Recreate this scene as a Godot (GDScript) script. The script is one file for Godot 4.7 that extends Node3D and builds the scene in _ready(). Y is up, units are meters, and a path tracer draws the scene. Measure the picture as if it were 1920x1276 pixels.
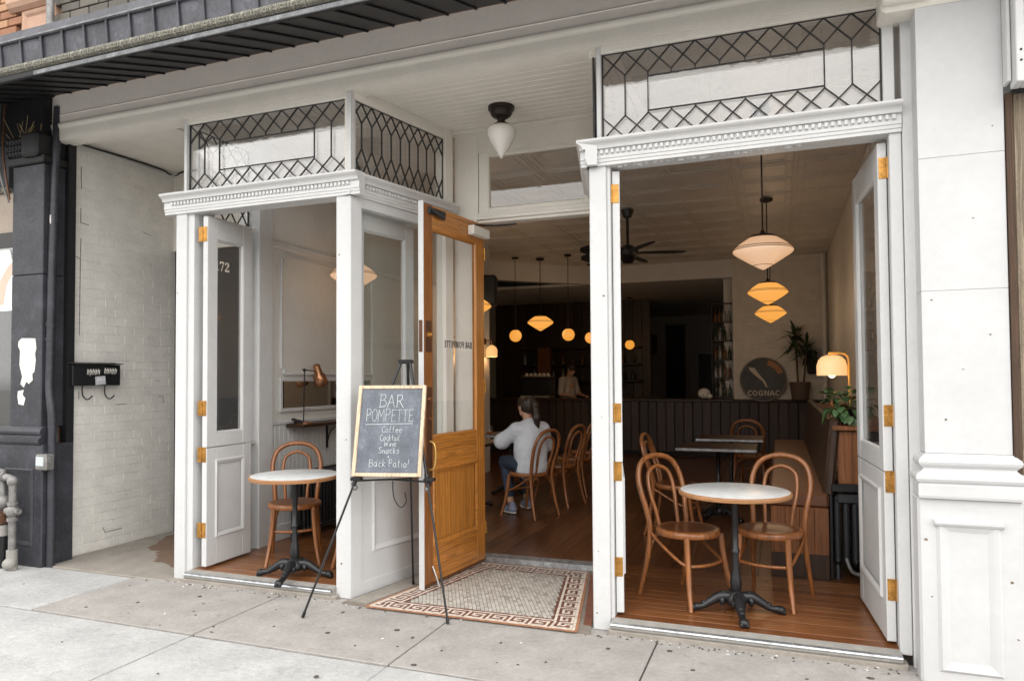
extends Node3D
# ---------------------------------------------------------------- geometry helper
class Geo:
	var v := PackedVector3Array()
	var n := PackedVector3Array()
	var uv := PackedVector2Array()
	func tri(a: Vector3, b: Vector3, c: Vector3) -> void:   # counter-clockwise seen from the front
		var m := (b - a).cross(c - a).normalized()
		v.append(a); v.append(c); v.append(b)
		n.append(m); n.append(m); n.append(m)
	func trin(a: Vector3, b: Vector3, c: Vector3, na: Vector3, nb: Vector3, nc: Vector3) -> void:
		v.append(a); v.append(c); v.append(b)
		n.append(na); n.append(nc); n.append(nb)
	func quad(a: Vector3, b: Vector3, c: Vector3, d: Vector3) -> void:
		tri(a, b, c); tri(a, c, d)
	func quadn(a: Vector3, b: Vector3, c: Vector3, d: Vector3, na: Vector3, nb: Vector3, nc: Vector3, nd: Vector3) -> void:
		trin(a, b, c, na, nb, nc); trin(a, c, d, na, nc, nd)
	func face_out(p: Array, mid: Vector3) -> void:
		var m: Vector3 = (p[1] - p[0]).cross(p[2] - p[0])
		if m.dot(p[0] - mid) < 0.0: p.reverse()
		for i in range(1, p.size() - 1): tri(p[0], p[i], p[i + 1])
	func box(c: Vector3, s: Vector3, b := Basis.IDENTITY, e := 0.0) -> Geo:
		var h := s * 0.5
		e = minf(e, minf(h.x, minf(h.y, h.z)) * 0.9)
		var k := func(q: Vector3) -> Vector3: return c + b * q
		for ax in 3:
			var u := (ax + 1) % 3
			var w := (ax + 2) % 3
			for sg in [-1.0, 1.0]:
				var f: Array = []
				for st in [[-1, -1], [1, -1], [1, 1], [-1, 1]]:
					var q := Vector3.ZERO
					q[ax] = sg * h[ax]; q[u] = st[0] * (h[u] - e); q[w] = st[1] * (h[w] - e)
					f.append(k.call(q))
				face_out(f, c)
			if e > 0.0:
				for s1 in [-1.0, 1.0]:
					for s2 in [-1.0, 1.0]:
						var f2: Array = []
						for t in [[0, -1.0], [0, 1.0], [1, 1.0], [1, -1.0]]:
							var q2 := Vector3.ZERO
							q2[ax] = t[1] * (h[ax] - e)
							q2[u] = s1 * (h[u] - (e if t[0] == 1 else 0.0)); q2[w] = s2 * (h[w] - (0.0 if t[0] == 1 else e))
							f2.append(k.call(q2))
						face_out(f2, c)
		if e > 0.0:
			for sx in [-1.0, 1.0]:
				for sy in [-1.0, 1.0]:
					for sz in [-1.0, 1.0]:
						face_out([k.call(Vector3(sx * h.x, sy * (h.y - e), sz * (h.z - e))), k.call(Vector3(sx * (h.x - e), sy * h.y, sz * (h.z - e))), k.call(Vector3(sx * (h.x - e), sy * (h.y - e), sz * h.z))], c)
		return self
	func span(a: Vector3, b: Vector3, e := 0.0) -> Geo:      # axis-aligned box from corner to corner
		return box((a + b) * 0.5, (b - a).abs(), Basis.IDENTITY, e)
	func beam(a: Vector3, b: Vector3, w: float, h: float, up := Vector3.UP, e := 0.0) -> Geo:
		var z := (b - a).normalized()
		var x := up.cross(z).normalized()
		return box((a + b) * 0.5, Vector3(w, h, a.distance_to(b)), Basis(x, z.cross(x), z), e)
	func tube(p: Array, r, sides := 8, closed := false, caps := true) -> Geo:
		var m := p.size()
		var fr: Array = []
		var t0: Vector3 = (p[1] - p[0]).normalized()
		var up := Vector3.UP if absf(t0.y) < 0.9 else Vector3.RIGHT
		var x := up.cross(t0).normalized()
		for i in m:
			var a: Vector3 = p[(i - 1 + m) % m] if (closed or i > 0) else p[i]
			var b: Vector3 = p[(i + 1) % m] if (closed or i < m - 1) else p[i]
			var t := (b - a).normalized()
			x = (x - t * x.dot(t)).normalized()
			fr.append([x, t.cross(x)])
		var rr := func(i: int) -> float: return r[i] if r is Array else float(r)
		var cnt := m if closed else m - 1
		for i in cnt:
			var j := (i + 1) % m
			for s in sides:
				var g := TAU * s / sides
				var g2 := TAU * (s + 1) / sides
				var n00: Vector3 = fr[i][0] * cos(g) + fr[i][1] * sin(g)
				var n01: Vector3 = fr[i][0] * cos(g2) + fr[i][1] * sin(g2)
				var n10: Vector3 = fr[j][0] * cos(g) + fr[j][1] * sin(g)
				var n11: Vector3 = fr[j][0] * cos(g2) + fr[j][1] * sin(g2)
				var ri: float = rr.call(i)
				var rj: float = rr.call(j)
				quadn(p[i] + n00 * ri, p[i] + n01 * ri, p[j] + n11 * rj, p[j] + n10 * rj, n00, n01, n11, n10)
		if caps and not closed:
			for e in [0, m - 1]:
				var f: Array = []
				for s in sides:
					var g := TAU * s / sides
					f.append(p[e] + (fr[e][0] * cos(g) + fr[e][1] * sin(g)) * rr.call(e))
				face_out(f, p[1] if e == 0 else p[m - 2])
		return self
	func lathe(pr: Array, seg := 16, xf := Transform3D.IDENTITY, smooth := true, squash := Vector2.ONE) -> Geo:  # profile of Vector2(radius, y), from bottom to top
		var nn: Array = []
		for i in pr.size() - 1:
			var d: Vector2 = pr[i + 1] - pr[i]
			nn.append(Vector2(d.y, -d.x).normalized())
		for i in pr.size() - 1:
			var na: Vector2 = nn[i]
			var nb: Vector2 = nn[i]
			if smooth:
				if i > 0 and nn[i - 1].dot(nn[i]) > 0.6: na = (nn[i - 1] + nn[i]).normalized()
				if i < nn.size() - 1 and nn[i + 1].dot(nn[i]) > 0.6: nb = (nn[i + 1] + nn[i]).normalized()
			for s in seg:
				var a := TAU * s / seg
				var b := TAU * (s + 1) / seg
				var pt := func(q: Vector2, g: float) -> Vector3: return xf * Vector3(q.x * cos(g) * squash.x, q.y, -q.x * sin(g) * squash.y)
				var nm := func(q: Vector2, g: float) -> Vector3: return (xf.basis * Vector3(q.x * cos(g), q.y, -q.x * sin(g))).normalized()
				quadn(pt.call(pr[i], a), pt.call(pr[i], b), pt.call(pr[i + 1], b), pt.call(pr[i + 1], a), nm.call(na, a), nm.call(na, b), nm.call(nb, b), nm.call(nb, a))
		return self
	func extr(poly: PackedVector2Array, depth: float, xf := Transform3D.IDENTITY) -> Geo:   # polygon in xy, drawn out along +z
		var ar := 0.0
		for i in poly.size(): ar += poly[i].cross(poly[(i + 1) % poly.size()])
		if ar < 0.0: poly.reverse()
		var ix := Geometry2D.triangulate_polygon(poly)
		for t in range(0, ix.size(), 3):
			var a := poly[ix[t]]
			var b := poly[ix[t + 1]]
			var c := poly[ix[t + 2]]
			if (b - a).cross(c - a) < 0.0:
				var sw := b
				b = c; c = sw
			tri(xf * Vector3(a.x, a.y, depth), xf * Vector3(b.x, b.y, depth), xf * Vector3(c.x, c.y, depth))
			tri(xf * Vector3(a.x, a.y, 0), xf * Vector3(c.x, c.y, 0), xf * Vector3(b.x, b.y, 0))
		for i in poly.size():
			var a := poly[i]
			var b := poly[(i + 1) % poly.size()]
			quad(xf * Vector3(a.x, a.y, 0), xf * Vector3(b.x, b.y, 0), xf * Vector3(b.x, b.y, depth), xf * Vector3(a.x, a.y, depth))
		return self
	func ball(c: Vector3, r: Vector3, seg := 12, rings := 8) -> Geo:
		for i in rings:
			var t0 := PI * i / rings
			var t1 := PI * (i + 1) / rings
			for s in seg:
				var a := TAU * s / seg
				var b := TAU * (s + 1) / seg
				var d := func(t: float, g: float) -> Vector3: return Vector3(sin(t) * cos(g), -cos(t), -sin(t) * sin(g))
				var q := [d.call(t0, a), d.call(t0, b), d.call(t1, b), d.call(t1, a)]
				var nr: Array = []
				for k in q: nr.append((k / r).normalized())
				quadn(c + q[0] * r, c + q[1] * r, c + q[2] * r, c + q[3] * r, nr[0], nr[1], nr[2], nr[3])
		return self
	func add(o: Geo, xf := Transform3D.IDENTITY) -> Geo:
		for i in o.v.size():
			v.append(xf * o.v[i]); n.append((xf.basis * o.n[i]).normalized())
		return self
	func mesh() -> ArrayMesh:
		var a: Array = []
		a.resize(Mesh.ARRAY_MAX)
		a[Mesh.ARRAY_VERTEX] = v; a[Mesh.ARRAY_NORMAL] = n
		if uv.size() == v.size() and v.size() > 0: a[Mesh.ARRAY_TEX_UV] = uv
		var m := ArrayMesh.new()
		m.add_surface_from_arrays(Mesh.PRIMITIVE_TRIANGLES, a)
		return m

# ---------------------------------------------------------------- scene helpers
var M := {}                 # materials
var TX := {}                # textures
var rng := RandomNumberGenerator.new()
var counts := {}
func numbered(called: String) -> String:
	var k: int = counts.get(called, -1) + 1
	counts[called] = k
	return called if k == 0 else "%s_%03d" % [called, k]
func thing(called: String, label: String, category: String, at := Vector3.ZERO, turn := 0.0, group := "") -> Node3D:
	var o := Node3D.new()
	o.name = numbered(called)
	add_child(o)
	o.position = at; o.rotation.y = turn
	o.set_meta("label", label); o.set_meta("category", category)
	if group != "": o.set_meta("group", group)
	return o
func copy(o: Node3D, at: Vector3, turn: float, label: String) -> Node3D:
	var c: Node3D = o.duplicate()
	c.name = numbered(String(o.name))
	add_child(c)
	c.position = at; c.rotation = Vector3(0, turn, 0)
	c.set_meta("label", label)
	return c
func put(called: String, g, m: Material, parent: Node3D, label := "") -> MeshInstance3D:
	var o := MeshInstance3D.new()
	o.name = called
	o.mesh = g.mesh() if g is Geo else g
	o.material_override = m
	parent.add_child(o, true)
	if label != "": o.set_meta("label", label)
	return o
func grp(called: String, parent: Node3D, at := Vector3.ZERO, turn := 0.0) -> Node3D:
	var o := Node3D.new()
	o.name = called
	parent.add_child(o, true)
	o.position = at; o.rotation.y = turn
	return o
func struct(called: String, g, m: Material) -> MeshInstance3D:
	var o := MeshInstance3D.new()
	o.name = numbered(called)
	o.mesh = g.mesh() if g is Geo else g
	o.material_override = m
	add_child(o)
	o.set_meta("kind", "structure")
	return o
func stuff(o: Node3D) -> Node3D:
	o.set_meta("kind", "stuff")
	return o
func V(x: float, y: float, z: float) -> Vector3: return Vector3(x, y, z)
func arc(c: Vector3, ax: Vector3, ay: Vector3, a0: float, a1: float, k: int) -> Array:
	var o: Array = []
	for i in k + 1:
		var g := deg_to_rad(lerpf(a0, a1, float(i) / k))
		o.append(c + ax * cos(g) + ay * sin(g))
	return o
func spline(p: Array, k := 6) -> Array:
	var o: Array = []
	for i in p.size() - 1:
		var a: Vector3 = p[maxi(i - 1, 0)]
		var b: Vector3 = p[i]
		var c: Vector3 = p[i + 1]
		var d: Vector3 = p[mini(i + 2, p.size() - 1)]
		for j in k: o.append(b.cubic_interpolate(c, a, d, float(j) / k))
	o.append(p[p.size() - 1])
	return o

# ---------------------------------------------------------------- textures
func noise(kind: int, freq: float, oct := 4, sd := 1) -> FastNoiseLite:
	var f := FastNoiseLite.new()
	f.noise_type = kind as FastNoiseLite.NoiseType
	f.frequency = freq
	f.fractal_type = FastNoiseLite.FRACTAL_FBM if oct > 1 else FastNoiseLite.FRACTAL_NONE
	f.fractal_octaves = maxi(oct, 1)
	f.seed = sd
	return f
func bytes(f: FastNoiseLite, w: int, h: int) -> PackedByteArray:
	return f.get_seamless_image(w, h).get_data()
func tex(w: int, h: int, fn: Callable) -> ImageTexture:
	var d := PackedByteArray()
	d.resize(w * h * 3)
	for i in w * h:
		var c: Color = fn.call(i)
		d[i * 3] = int(clampf(c.r, 0, 1) * 255.0); d[i * 3 + 1] = int(clampf(c.g, 0, 1) * 255.0); d[i * 3 + 2] = int(clampf(c.b, 0, 1) * 255.0)
	var im := Image.create_from_data(w, h, false, Image.FORMAT_RGB8, d)
	im.generate_mipmaps()
	return ImageTexture.create_from_image(im)
func bump(f: FastNoiseLite, w: int, h: int, k: float) -> ImageTexture:
	var im := f.get_seamless_image(w, h)
	im.convert(Image.FORMAT_RGBA8)
	im.bump_map_to_normal_map(k)
	return ImageTexture.create_from_image(im)
func make_textures() -> void:
	var S := FastNoiseLite.TYPE_SIMPLEX_SMOOTH
	var a := bytes(noise(S, 0.008, 4, 3), 512, 512)
	var b := bytes(noise(S, 0.06, 3, 7), 512, 512)
	var c := bytes(noise(S, 0.35, 2, 11), 512, 512)
	var e := bytes(noise(S, 0.02, 5, 19), 512, 512)
	var k := bytes(noise(FastNoiseLite.TYPE_CELLULAR, 0.045, 1, 5), 512, 512)
	# old brushed paint: nearly white factor with blotches, chips and faint grime
	TX.paint = tex(512, 512, func(i: int) -> Color:
		var g := 0.96 + (a[i] - 128) * 0.00014 + (b[i] - 128) * 0.00010 + (c[i] - 128) * 0.00006
		if e[i] > 216 and c[i] > 140: g -= 0.025 + (e[i] - 216) * 0.0008
		return Color(g, g * 0.998, g * 0.99))
	TX.grime = tex(512, 512, func(i: int) -> Color:
		var g := 0.95 + (a[i] - 128) * 0.0003 + (b[i] - 128) * 0.0002
		if e[i] > 200: g -= (e[i] - 200) * 0.0016
		return Color(g, g * 0.985, g * 0.96))
	TX.concrete = tex(512, 512, func(i: int) -> Color:
		var g := 0.90 + (a[i] - 128) * 0.00045 + (b[i] - 128) * 0.00028 + (c[i] - 128) * 0.00045
		if e[i] > 185: g -= (e[i] - 185) * 0.0011
		g += ((i * 7919 + (i / 512) * 104729 + (i * i) % 9973) % 101 - 50) * 0.0007
		if c[i] > 215: g -= 0.06
		return Color(g, g * 0.993, g * 0.982))
	TX.scuff = tex(512, 512, func(i: int) -> Color:
		var g := 0.80 + (a[i] - 128) * 0.0012 + (b[i] - 128) * 0.0010 + (c[i] - 128) * 0.0006
		if e[i] > 190: g += 0.15
		return Color(g, g, g))
	TX.lichen = tex(512, 512, func(i: int) -> Color:
		var g := 0.62 + (b[i] - 128) * 0.0035 + (c[i] - 128) * 0.0030
		var w := clampf((k[i] - 110) / 90.0, 0, 1) * 0.3
		return Color(g + w * 0.9, g + w * 0.9, g * 0.94 + w * 0.8))
	TX.mottle = tex(512, 512, func(i: int) -> Color:
		var g := 0.93 + (b[i] - 128) * 0.0006 + (a[i] - 128) * 0.0004
		if c[i] > 190: g -= 0.03
		return Color(g * 0.99, g, g))
	TX.wood_u = wood_tex(true)
	TX.wood_v = wood_tex(false)
	TX.n_fine = bump(noise(S, 0.10, 4, 23), 512, 512, 2.2)
	TX.n_soft = bump(noise(S, 0.018, 4, 29), 512, 512, 3.0)
	TX.n_cloth = bump(noise(S, 0.03, 3, 31), 256, 256, 5.0)
func wood_tex(along_u: bool) -> ImageTexture:
	var f := noise(FastNoiseLite.TYPE_SIMPLEX_SMOOTH, 1.0, 3, 41)
	var d := PackedFloat32Array()
	var N := 512
	return tex(N, N, func(i: int) -> Color:
		var x := float(i % N) / N
		var y := float(i / N) / N
		var u := x if along_u else y
		var w := y if along_u else x
		# wrap both axes on circles
		var cu := Vector2(cos(TAU * u), sin(TAU * u)) * 0.28
		var cw := Vector2(cos(TAU * w), sin(TAU * w))
		var warp := f.get_noise_3d(cu.x * 1.5 + 9.0, cu.y * 1.5, w * 3.0 * 0.0 + cw.x * 0.8 + cw.y * 0.3)
		var ring := f.get_noise_3d(cw.x * 5.0 + warp * 1.6, cw.y * 5.0, cu.x + cu.y)
		var fine := f.get_noise_3d(cw.x * 26.0, cw.y * 26.0, (cu.x - cu.y) * 1.6)
		var pore := f.get_noise_3d(cw.x * 60.0, cw.y * 60.0, (cu.x + cu.y * 2.0) * 5.0)
		var g := 0.82 + ring * 0.28 + fine * 0.16
		if pore > 0.42: g -= 0.14
		return Color(g * 1.02, g * 0.97 - 0.01, g * 0.90 - 0.02))

# ---------------------------------------------------------------- materials (base colours are linear values)
func mk(key: String, c: Color, rough: float, o := {}) -> StandardMaterial3D:
	var m := StandardMaterial3D.new()
	m.resource_name = key
	m.albedo_color = c.linear_to_srgb()
	m.roughness = rough
	m.metallic = o.get("metal", 0.0)
	if o.has("spec"): m.metallic_specular = o.spec
	if o.has("tex"):
		m.albedo_texture = TX[o.tex]
		m.uv1_triplanar = true
		m.uv1_world_triplanar = o.get("world", true)
		var s = o.get("scale", 1.0)
		m.uv1_scale = s if s is Vector3 else Vector3.ONE * float(s)
		if o.has("off"): m.uv1_offset = o.off
	if o.has("nrm"):
		m.normal_enabled = true
		m.normal_texture = TX[o.nrm]
		m.normal_scale = o.get("ns", 0.5)
		if not o.has("tex"):
			m.uv1_triplanar = true
			m.uv1_world_triplanar = o.get("world", true)
			m.uv1_scale = Vector3.ONE * float(o.get("scale", 1.0))
	if o.has("coat"):
		m.clearcoat_enabled = true; m.clearcoat = o.coat; m.clearcoat_roughness = o.get("coat_r", 0.15)
	if o.has("glow"):
		m.emission_enabled = true
		m.emission = (o.glow as Color).linear_to_srgb()
		m.emission_energy_multiplier = o.get("power", 1.0)
	if o.has("alpha"):
		m.transparency = BaseMaterial3D.TRANSPARENCY_ALPHA
		m.albedo_color.a = o.alpha
	if o.has("back"):
		m.backlight_enabled = true
		m.backlight = o.back
	if o.has("rim"):
		m.rim_enabled = true; m.rim = o.rim
	M[key] = m
	return m
func make_materials() -> void:
	mk("white", Color(0.62, 0.625, 0.635), 0.42, {"tex": "paint", "scale": 0.9, "nrm": "n_soft", "ns": 0.12})
	mk("trim", Color(0.63, 0.632, 0.638), 0.38, {"tex": "paint", "scale": 1.3, "off": Vector3(0.3, 0.1, 0.7)})
	mk("cream", Color(0.82, 0.785, 0.725), 0.5, {"tex": "paint", "scale": 0.7, "nrm": "n_soft", "ns": 0.15})
	mk("fascia", Color(0.80, 0.74, 0.70), 0.55, {"tex": "paint", "scale": 0.6, "nrm": "n_soft", "ns": 0.15})
	mk("pier", Color(0.575, 0.58, 0.595), 0.55, {"tex": "paint", "scale": 0.5, "nrm": "n_soft", "ns": 0.10})
	for i in 3: mk("brick_white_%d" % i, [Color(0.78, 0.78, 0.775), Color(0.765, 0.765, 0.76), Color(0.79, 0.79, 0.785)][i], 0.5, {"tex": "grime", "scale": 0.8, "nrm": "n_fine", "ns": 0.25})
	mk("mortar_white", Color(0.75, 0.75, 0.745), 0.7, {"tex": "grime", "scale": 0.8})
	for i in 4: mk("brick_red_%d" % i, [Color(0.42, 0.23, 0.135), Color(0.36, 0.19, 0.115), Color(0.46, 0.27, 0.165), Color(0.33, 0.165, 0.10)][i], 0.9, {"tex": "grime", "scale": 1.4, "nrm": "n_fine", "ns": 0.6})
	for i in 2: mk("brick_grey_%d" % i, [Color(0.115, 0.11, 0.10), Color(0.15, 0.14, 0.125)][i], 0.85, {"tex": "grime", "scale": 1.4, "nrm": "n_fine", "ns": 0.6})
	mk("mortar", Color(0.30, 0.20, 0.15), 0.95, {"tex": "concrete", "scale": 1.5})
	mk("terracotta", Color(0.50, 0.33, 0.25), 0.85, {"tex": "grime", "scale": 1.1, "nrm": "n_fine", "ns": 0.3})
	mk("slate_paint", Color(0.047, 0.049, 0.061), 0.5, {"tex": "scuff", "scale": 0.8, "nrm": "n_soft", "ns": 0.2})
	mk("slate_dark", Color(0.010, 0.010, 0.012), 0.5, {"tex": "scuff", "scale": 0.9})
	mk("canopy_metal", Color(0.085, 0.086, 0.104), 0.45, {"tex": "scuff", "scale": 0.7, "metal": 0.1})
	mk("gutter", Color(0.36, 0.345, 0.325), 0.9, {"tex": "lichen", "scale": 2.2, "nrm": "n_fine", "ns": 1.0})
	mk("flashing", Color(0.22, 0.225, 0.235), 0.5, {"tex": "scuff", "scale": 1.5})
	mk("slab_light", Color(0.49, 0.495, 0.50), 0.85, {"tex": "concrete", "scale": 0.4, "nrm": "n_fine", "ns": 0.35})
	mk("slab_light_b", Color(0.465, 0.47, 0.475), 0.85, {"tex": "concrete", "scale": 0.6, "nrm": "n_fine", "ns": 0.35, "off": Vector3(0.4, 0.2, 0.7)})
	mk("slab_old", Color(0.43, 0.412, 0.40), 0.85, {"tex": "concrete", "scale": 0.5, "nrm": "n_fine", "ns": 0.4, "off": Vector3(0.1, 0.6, 0.3)})
	mk("slab_old_b", Color(0.405, 0.387, 0.375), 0.85, {"tex": "concrete", "scale": 0.62, "nrm": "n_fine", "ns": 0.4, "off": Vector3(0.7, 0.6, 0.1)})
	mk("recess_floor", Color(0.36, 0.33, 0.295), 0.85, {"tex": "concrete", "scale": 0.9, "nrm": "n_fine", "ns": 0.5})
	mk("rust_stain", Color(0.22, 0.145, 0.10), 0.85, {"tex": "concrete", "scale": 1.1, "nrm": "n_fine", "ns": 0.4})
	mk("asphalt", Color(0.16, 0.16, 0.16), 0.9, {"tex": "concrete", "scale": 0.4})
	mk("joint", Color(0.03, 0.027, 0.024), 0.95)
	mk("stone_sill", Color(0.36, 0.35, 0.33), 0.7, {"tex": "concrete", "scale": 1.8, "nrm": "n_fine", "ns": 0.5})
	mk("aluminium", Color(0.62, 0.64, 0.66), 0.35, {"metal": 0.9, "tex": "scuff", "scale": 2.0})
	for i in 4:
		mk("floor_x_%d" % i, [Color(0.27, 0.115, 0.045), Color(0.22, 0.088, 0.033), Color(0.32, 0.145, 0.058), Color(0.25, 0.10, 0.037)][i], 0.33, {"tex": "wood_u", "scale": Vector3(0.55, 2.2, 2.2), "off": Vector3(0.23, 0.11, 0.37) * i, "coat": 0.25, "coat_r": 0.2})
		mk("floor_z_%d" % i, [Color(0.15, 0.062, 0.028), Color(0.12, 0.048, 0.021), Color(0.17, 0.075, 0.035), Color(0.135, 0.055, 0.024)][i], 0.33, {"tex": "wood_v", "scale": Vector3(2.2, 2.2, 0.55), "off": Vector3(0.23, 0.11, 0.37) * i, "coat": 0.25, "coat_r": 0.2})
	mk("door_wood", Color(0.66, 0.30, 0.07), 0.36, {"tex": "wood_v", "scale": Vector3(2.6, 0.6, 2.6), "coat": 0.3, "coat_r": 0.25})
	mk("door_wood_h", Color(0.64, 0.285, 0.065), 0.36, {"tex": "wood_u", "scale": Vector3(0.6, 2.6, 0.6), "coat": 0.3, "coat_r": 0.25})
	mk("door_worn", Color(0.20, 0.085, 0.03), 0.5, {"tex": "wood_v", "scale": Vector3(2.6, 0.6, 2.6)})
	mk("bent_wood", Color(0.38, 0.155, 0.052), 0.34, {"tex": "wood_v", "scale": Vector3(1.5, 0.8, 1.5), "coat": 0.3, "coat_r": 0.2})
	mk("seat_wood", Color(0.17, 0.062, 0.024), 0.32, {"tex": "wood_u", "scale": Vector3(0.8, 2.0, 2.0), "coat": 0.3, "coat_r": 0.2})
	mk("dark_wood", Color(0.055, 0.028, 0.016), 0.4, {"tex": "wood_v", "scale": Vector3(2.0, 0.5, 2.0)})
	for i in 3: mk("panel_wood_%d" % i, [Color(0.050, 0.030, 0.022), Color(0.065, 0.040, 0.028), Color(0.038, 0.024, 0.018)][i], 0.42, {"tex": "wood_v", "scale": Vector3(2.0, 0.5, 2.0), "off": Vector3(0.3, 0.2, 0.1) * i})
	mk("bench_wood", Color(0.30, 0.125, 0.05), 0.42, {"tex": "wood_v", "scale": Vector3(2.4, 0.5, 2.4)})
	mk("leather", Color(0.13, 0.05, 0.022), 0.4, {"nrm": "n_soft", "scale": 2.0, "ns": 0.4})
	mk("pine_edge", Color(0.46, 0.25, 0.12), 0.5, {"tex": "wood_u", "scale": 1.6})
	mk("board_frame", Color(0.86, 0.74, 0.62), 0.5, {"tex": "wood_v", "scale": 1.6})
	mk("chalkboard", Color(0.16, 0.18, 0.22), 0.55, {"tex": "scuff", "scale": 1.6})
	mk("chalk", Color(0.55, 0.60, 0.59), 0.95)
	mk("table_top", Color(0.74, 0.745, 0.75), 0.3, {"tex": "mottle", "scale": 2.5})
	mk("iron", Color(0.010, 0.0105, 0.012), 0.40, {"nrm": "n_fine", "scale": 2.0, "ns": 0.35})
	mk("iron_grey", Color(0.030, 0.032, 0.036), 0.42, {"nrm": "n_fine", "scale": 2.0, "ns": 0.25})
	mk("black_metal", Color(0.008, 0.008, 0.009), 0.35)
	mk("black_soft", Color(0.012, 0.012, 0.013), 0.8)
	mk("galvanised", Color(0.34, 0.33, 0.32), 0.55, {"tex": "scuff", "scale": 2.0, "metal": 0.35})
	mk("rust", Color(0.20, 0.085, 0.045), 0.9, {"tex": "lichen", "scale": 3.0})
	mk("brass", Color(0.72, 0.36, 0.085), 0.38, {"metal": 0.75, "tex": "scuff", "scale": 3.0})
	mk("bronze", Color(0.19, 0.085, 0.045), 0.4, {"metal": 0.5, "tex": "scuff", "scale": 3.0})
	mk("copper", Color(0.60, 0.29, 0.15), 0.3, {"metal": 0.85, "tex": "scuff", "scale": 3.0})
	mk("gold", Color(0.75, 0.48, 0.16), 0.3, {"metal": 0.85})
	mk("steel", Color(0.6, 0.6, 0.6), 0.28, {"metal": 0.95})
	mk("glass", Color(0.86, 0.92, 0.90), 0.02, {"alpha": 0.008})
	mk("glass_lead", Color(0.70, 0.74, 0.74), 0.02, {"alpha": 0.01, "nrm": "n_soft", "scale": 1.2, "ns": 0.05})
	mk("glass_green", Color(0.45, 0.66, 0.58), 0.02, {"alpha": 0.03})
	mk("mirror", Color(0.80, 0.82, 0.82), 0.03, {"metal": 1.0})
	mk("lead", Color(0.025, 0.024, 0.023), 0.5, {"metal": 0.2})
	mk("bronze_dark", Color(0.03, 0.02, 0.016), 0.4, {"metal": 0.4})
	mk("opal", Color(0.82, 0.79, 0.74), 0.18, {"coat": 0.6, "coat_r": 0.05})
	mk("shade_glow", Color(0.70, 0.55, 0.38), 0.3, {"glow": Color(0.95, 0.40, 0.065), "power": 0.30})
	mk("shade_glow_front", Color(0.80, 0.72, 0.64), 0.3, {"glow": Color(0.85, 0.46, 0.22), "power": 0.20})
	mk("globe_glow", Color(0.7, 0.6, 0.45), 0.3, {"glow": Color(0.92, 0.36, 0.04), "power": 0.28})
	mk("lamp_glow", Color(0.75, 0.65, 0.5), 0.4, {"glow": Color(1.0, 0.50, 0.16), "power": 0.27})
	mk("bulb_glow", Color(0.9, 0.85, 0.75), 0.3, {"glow": Color(1.0, 0.80, 0.50), "power": 1.2})
	mk("shade_line", Color(0.16, 0.09, 0.05), 0.5)
	mk("wall_paint", Color(0.70, 0.69, 0.67), 0.55, {"tex": "paint", "scale": 0.5, "nrm": "n_soft", "ns": 0.12})
	mk("wall_brick", Color(0.74, 0.725, 0.70), 0.6, {"tex": "grime", "scale": 1.0, "nrm": "n_fine", "ns": 0.6})
	mk("stile_worn", Color(0.36, 0.15, 0.045), 0.42, {"tex": "wood_v", "scale": Vector3(2.6, 0.6, 2.6), "coat": 0.2, "coat_r": 0.3})
	mk("tin", Color(0.66, 0.645, 0.62), 0.42, {"tex": "grime", "scale": 0.5, "nrm": "n_soft", "ns": 0.15})
	mk("tile_white", Color(1, 1, 1), 0.55)
	M.tile_white.vertex_color_use_as_albedo = true
	mk("mosaic_bed", Color(0.25, 0.215, 0.185), 0.9, {"tex": "concrete", "scale": 2.0})
	mk("red_tile", Color(0.20, 0.075, 0.045), 0.7, {"tex": "concrete", "scale": 2.0})
	mk("paper", Color(0.80, 0.80, 0.79), 0.8, {"tex": "grime", "scale": 2.0})
	mk("sticker", Color(0.45, 0.45, 0.48), 0.6)
	mk("leaf", Color(0.05, 0.115, 0.038), 0.42, {"back": Color(0.06, 0.12, 0.03)})
	mk("leaf_b", Color(0.085, 0.16, 0.06), 0.42, {"back": Color(0.08, 0.15, 0.05)})
	mk("leaf_dark", Color(0.035, 0.06, 0.028), 0.5, {"back": Color(0.04, 0.07, 0.02)})
	mk("stem", Color(0.10, 0.065, 0.035), 0.8)
	mk("straw", Color(0.50, 0.37, 0.20), 0.9)
	mk("terracotta_pot", Color(0.10, 0.07, 0.055), 0.7)
	mk("skin", Color(0.52, 0.30, 0.20), 0.5, {})
	M.skin.subsurf_scatter_enabled = true; M.skin.subsurf_scatter_strength = 0.15
	mk("hair", Color(0.030, 0.017, 0.011), 0.42, {"nrm": "n_cloth", "scale": 3.0, "ns": 0.5})
	mk("shirt", Color(0.62, 0.65, 0.70), 0.85, {"nrm": "n_cloth", "scale": 1.6, "ns": 0.9})
	mk("shirt_beige", Color(0.45, 0.40, 0.35), 0.85, {"nrm": "n_cloth", "scale": 1.6, "ns": 0.9})
	mk("denim", Color(0.035, 0.05, 0.085), 0.85, {"nrm": "n_cloth", "scale": 3.0, "ns": 0.5})
	mk("shoe", Color(0.20, 0.22, 0.30), 0.8)
	mk("shoe_sole", Color(0.75, 0.74, 0.72), 0.7)
	mk("wine", Color(0.30, 0.10, 0.03), 0.1)
	mk("bottle_a", Color(0.03, 0.05, 0.025), 0.12)
	mk("bottle_b", Color(0.14, 0.06, 0.02), 0.12)
	mk("bottle_c", Color(0.34, 0.34, 0.33), 0.15)
	mk("ornament", Color(0.70, 0.68, 0.63), 0.7)
	mk("tray_dark", Color(0.055, 0.06, 0.062), 0.45, {"tex": "scuff", "scale": 1.2})
	mk("tray_rim", Color(0.20, 0.18, 0.15), 0.4)
	mk("tray_cream", Color(0.55, 0.50, 0.42), 0.6)
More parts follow.
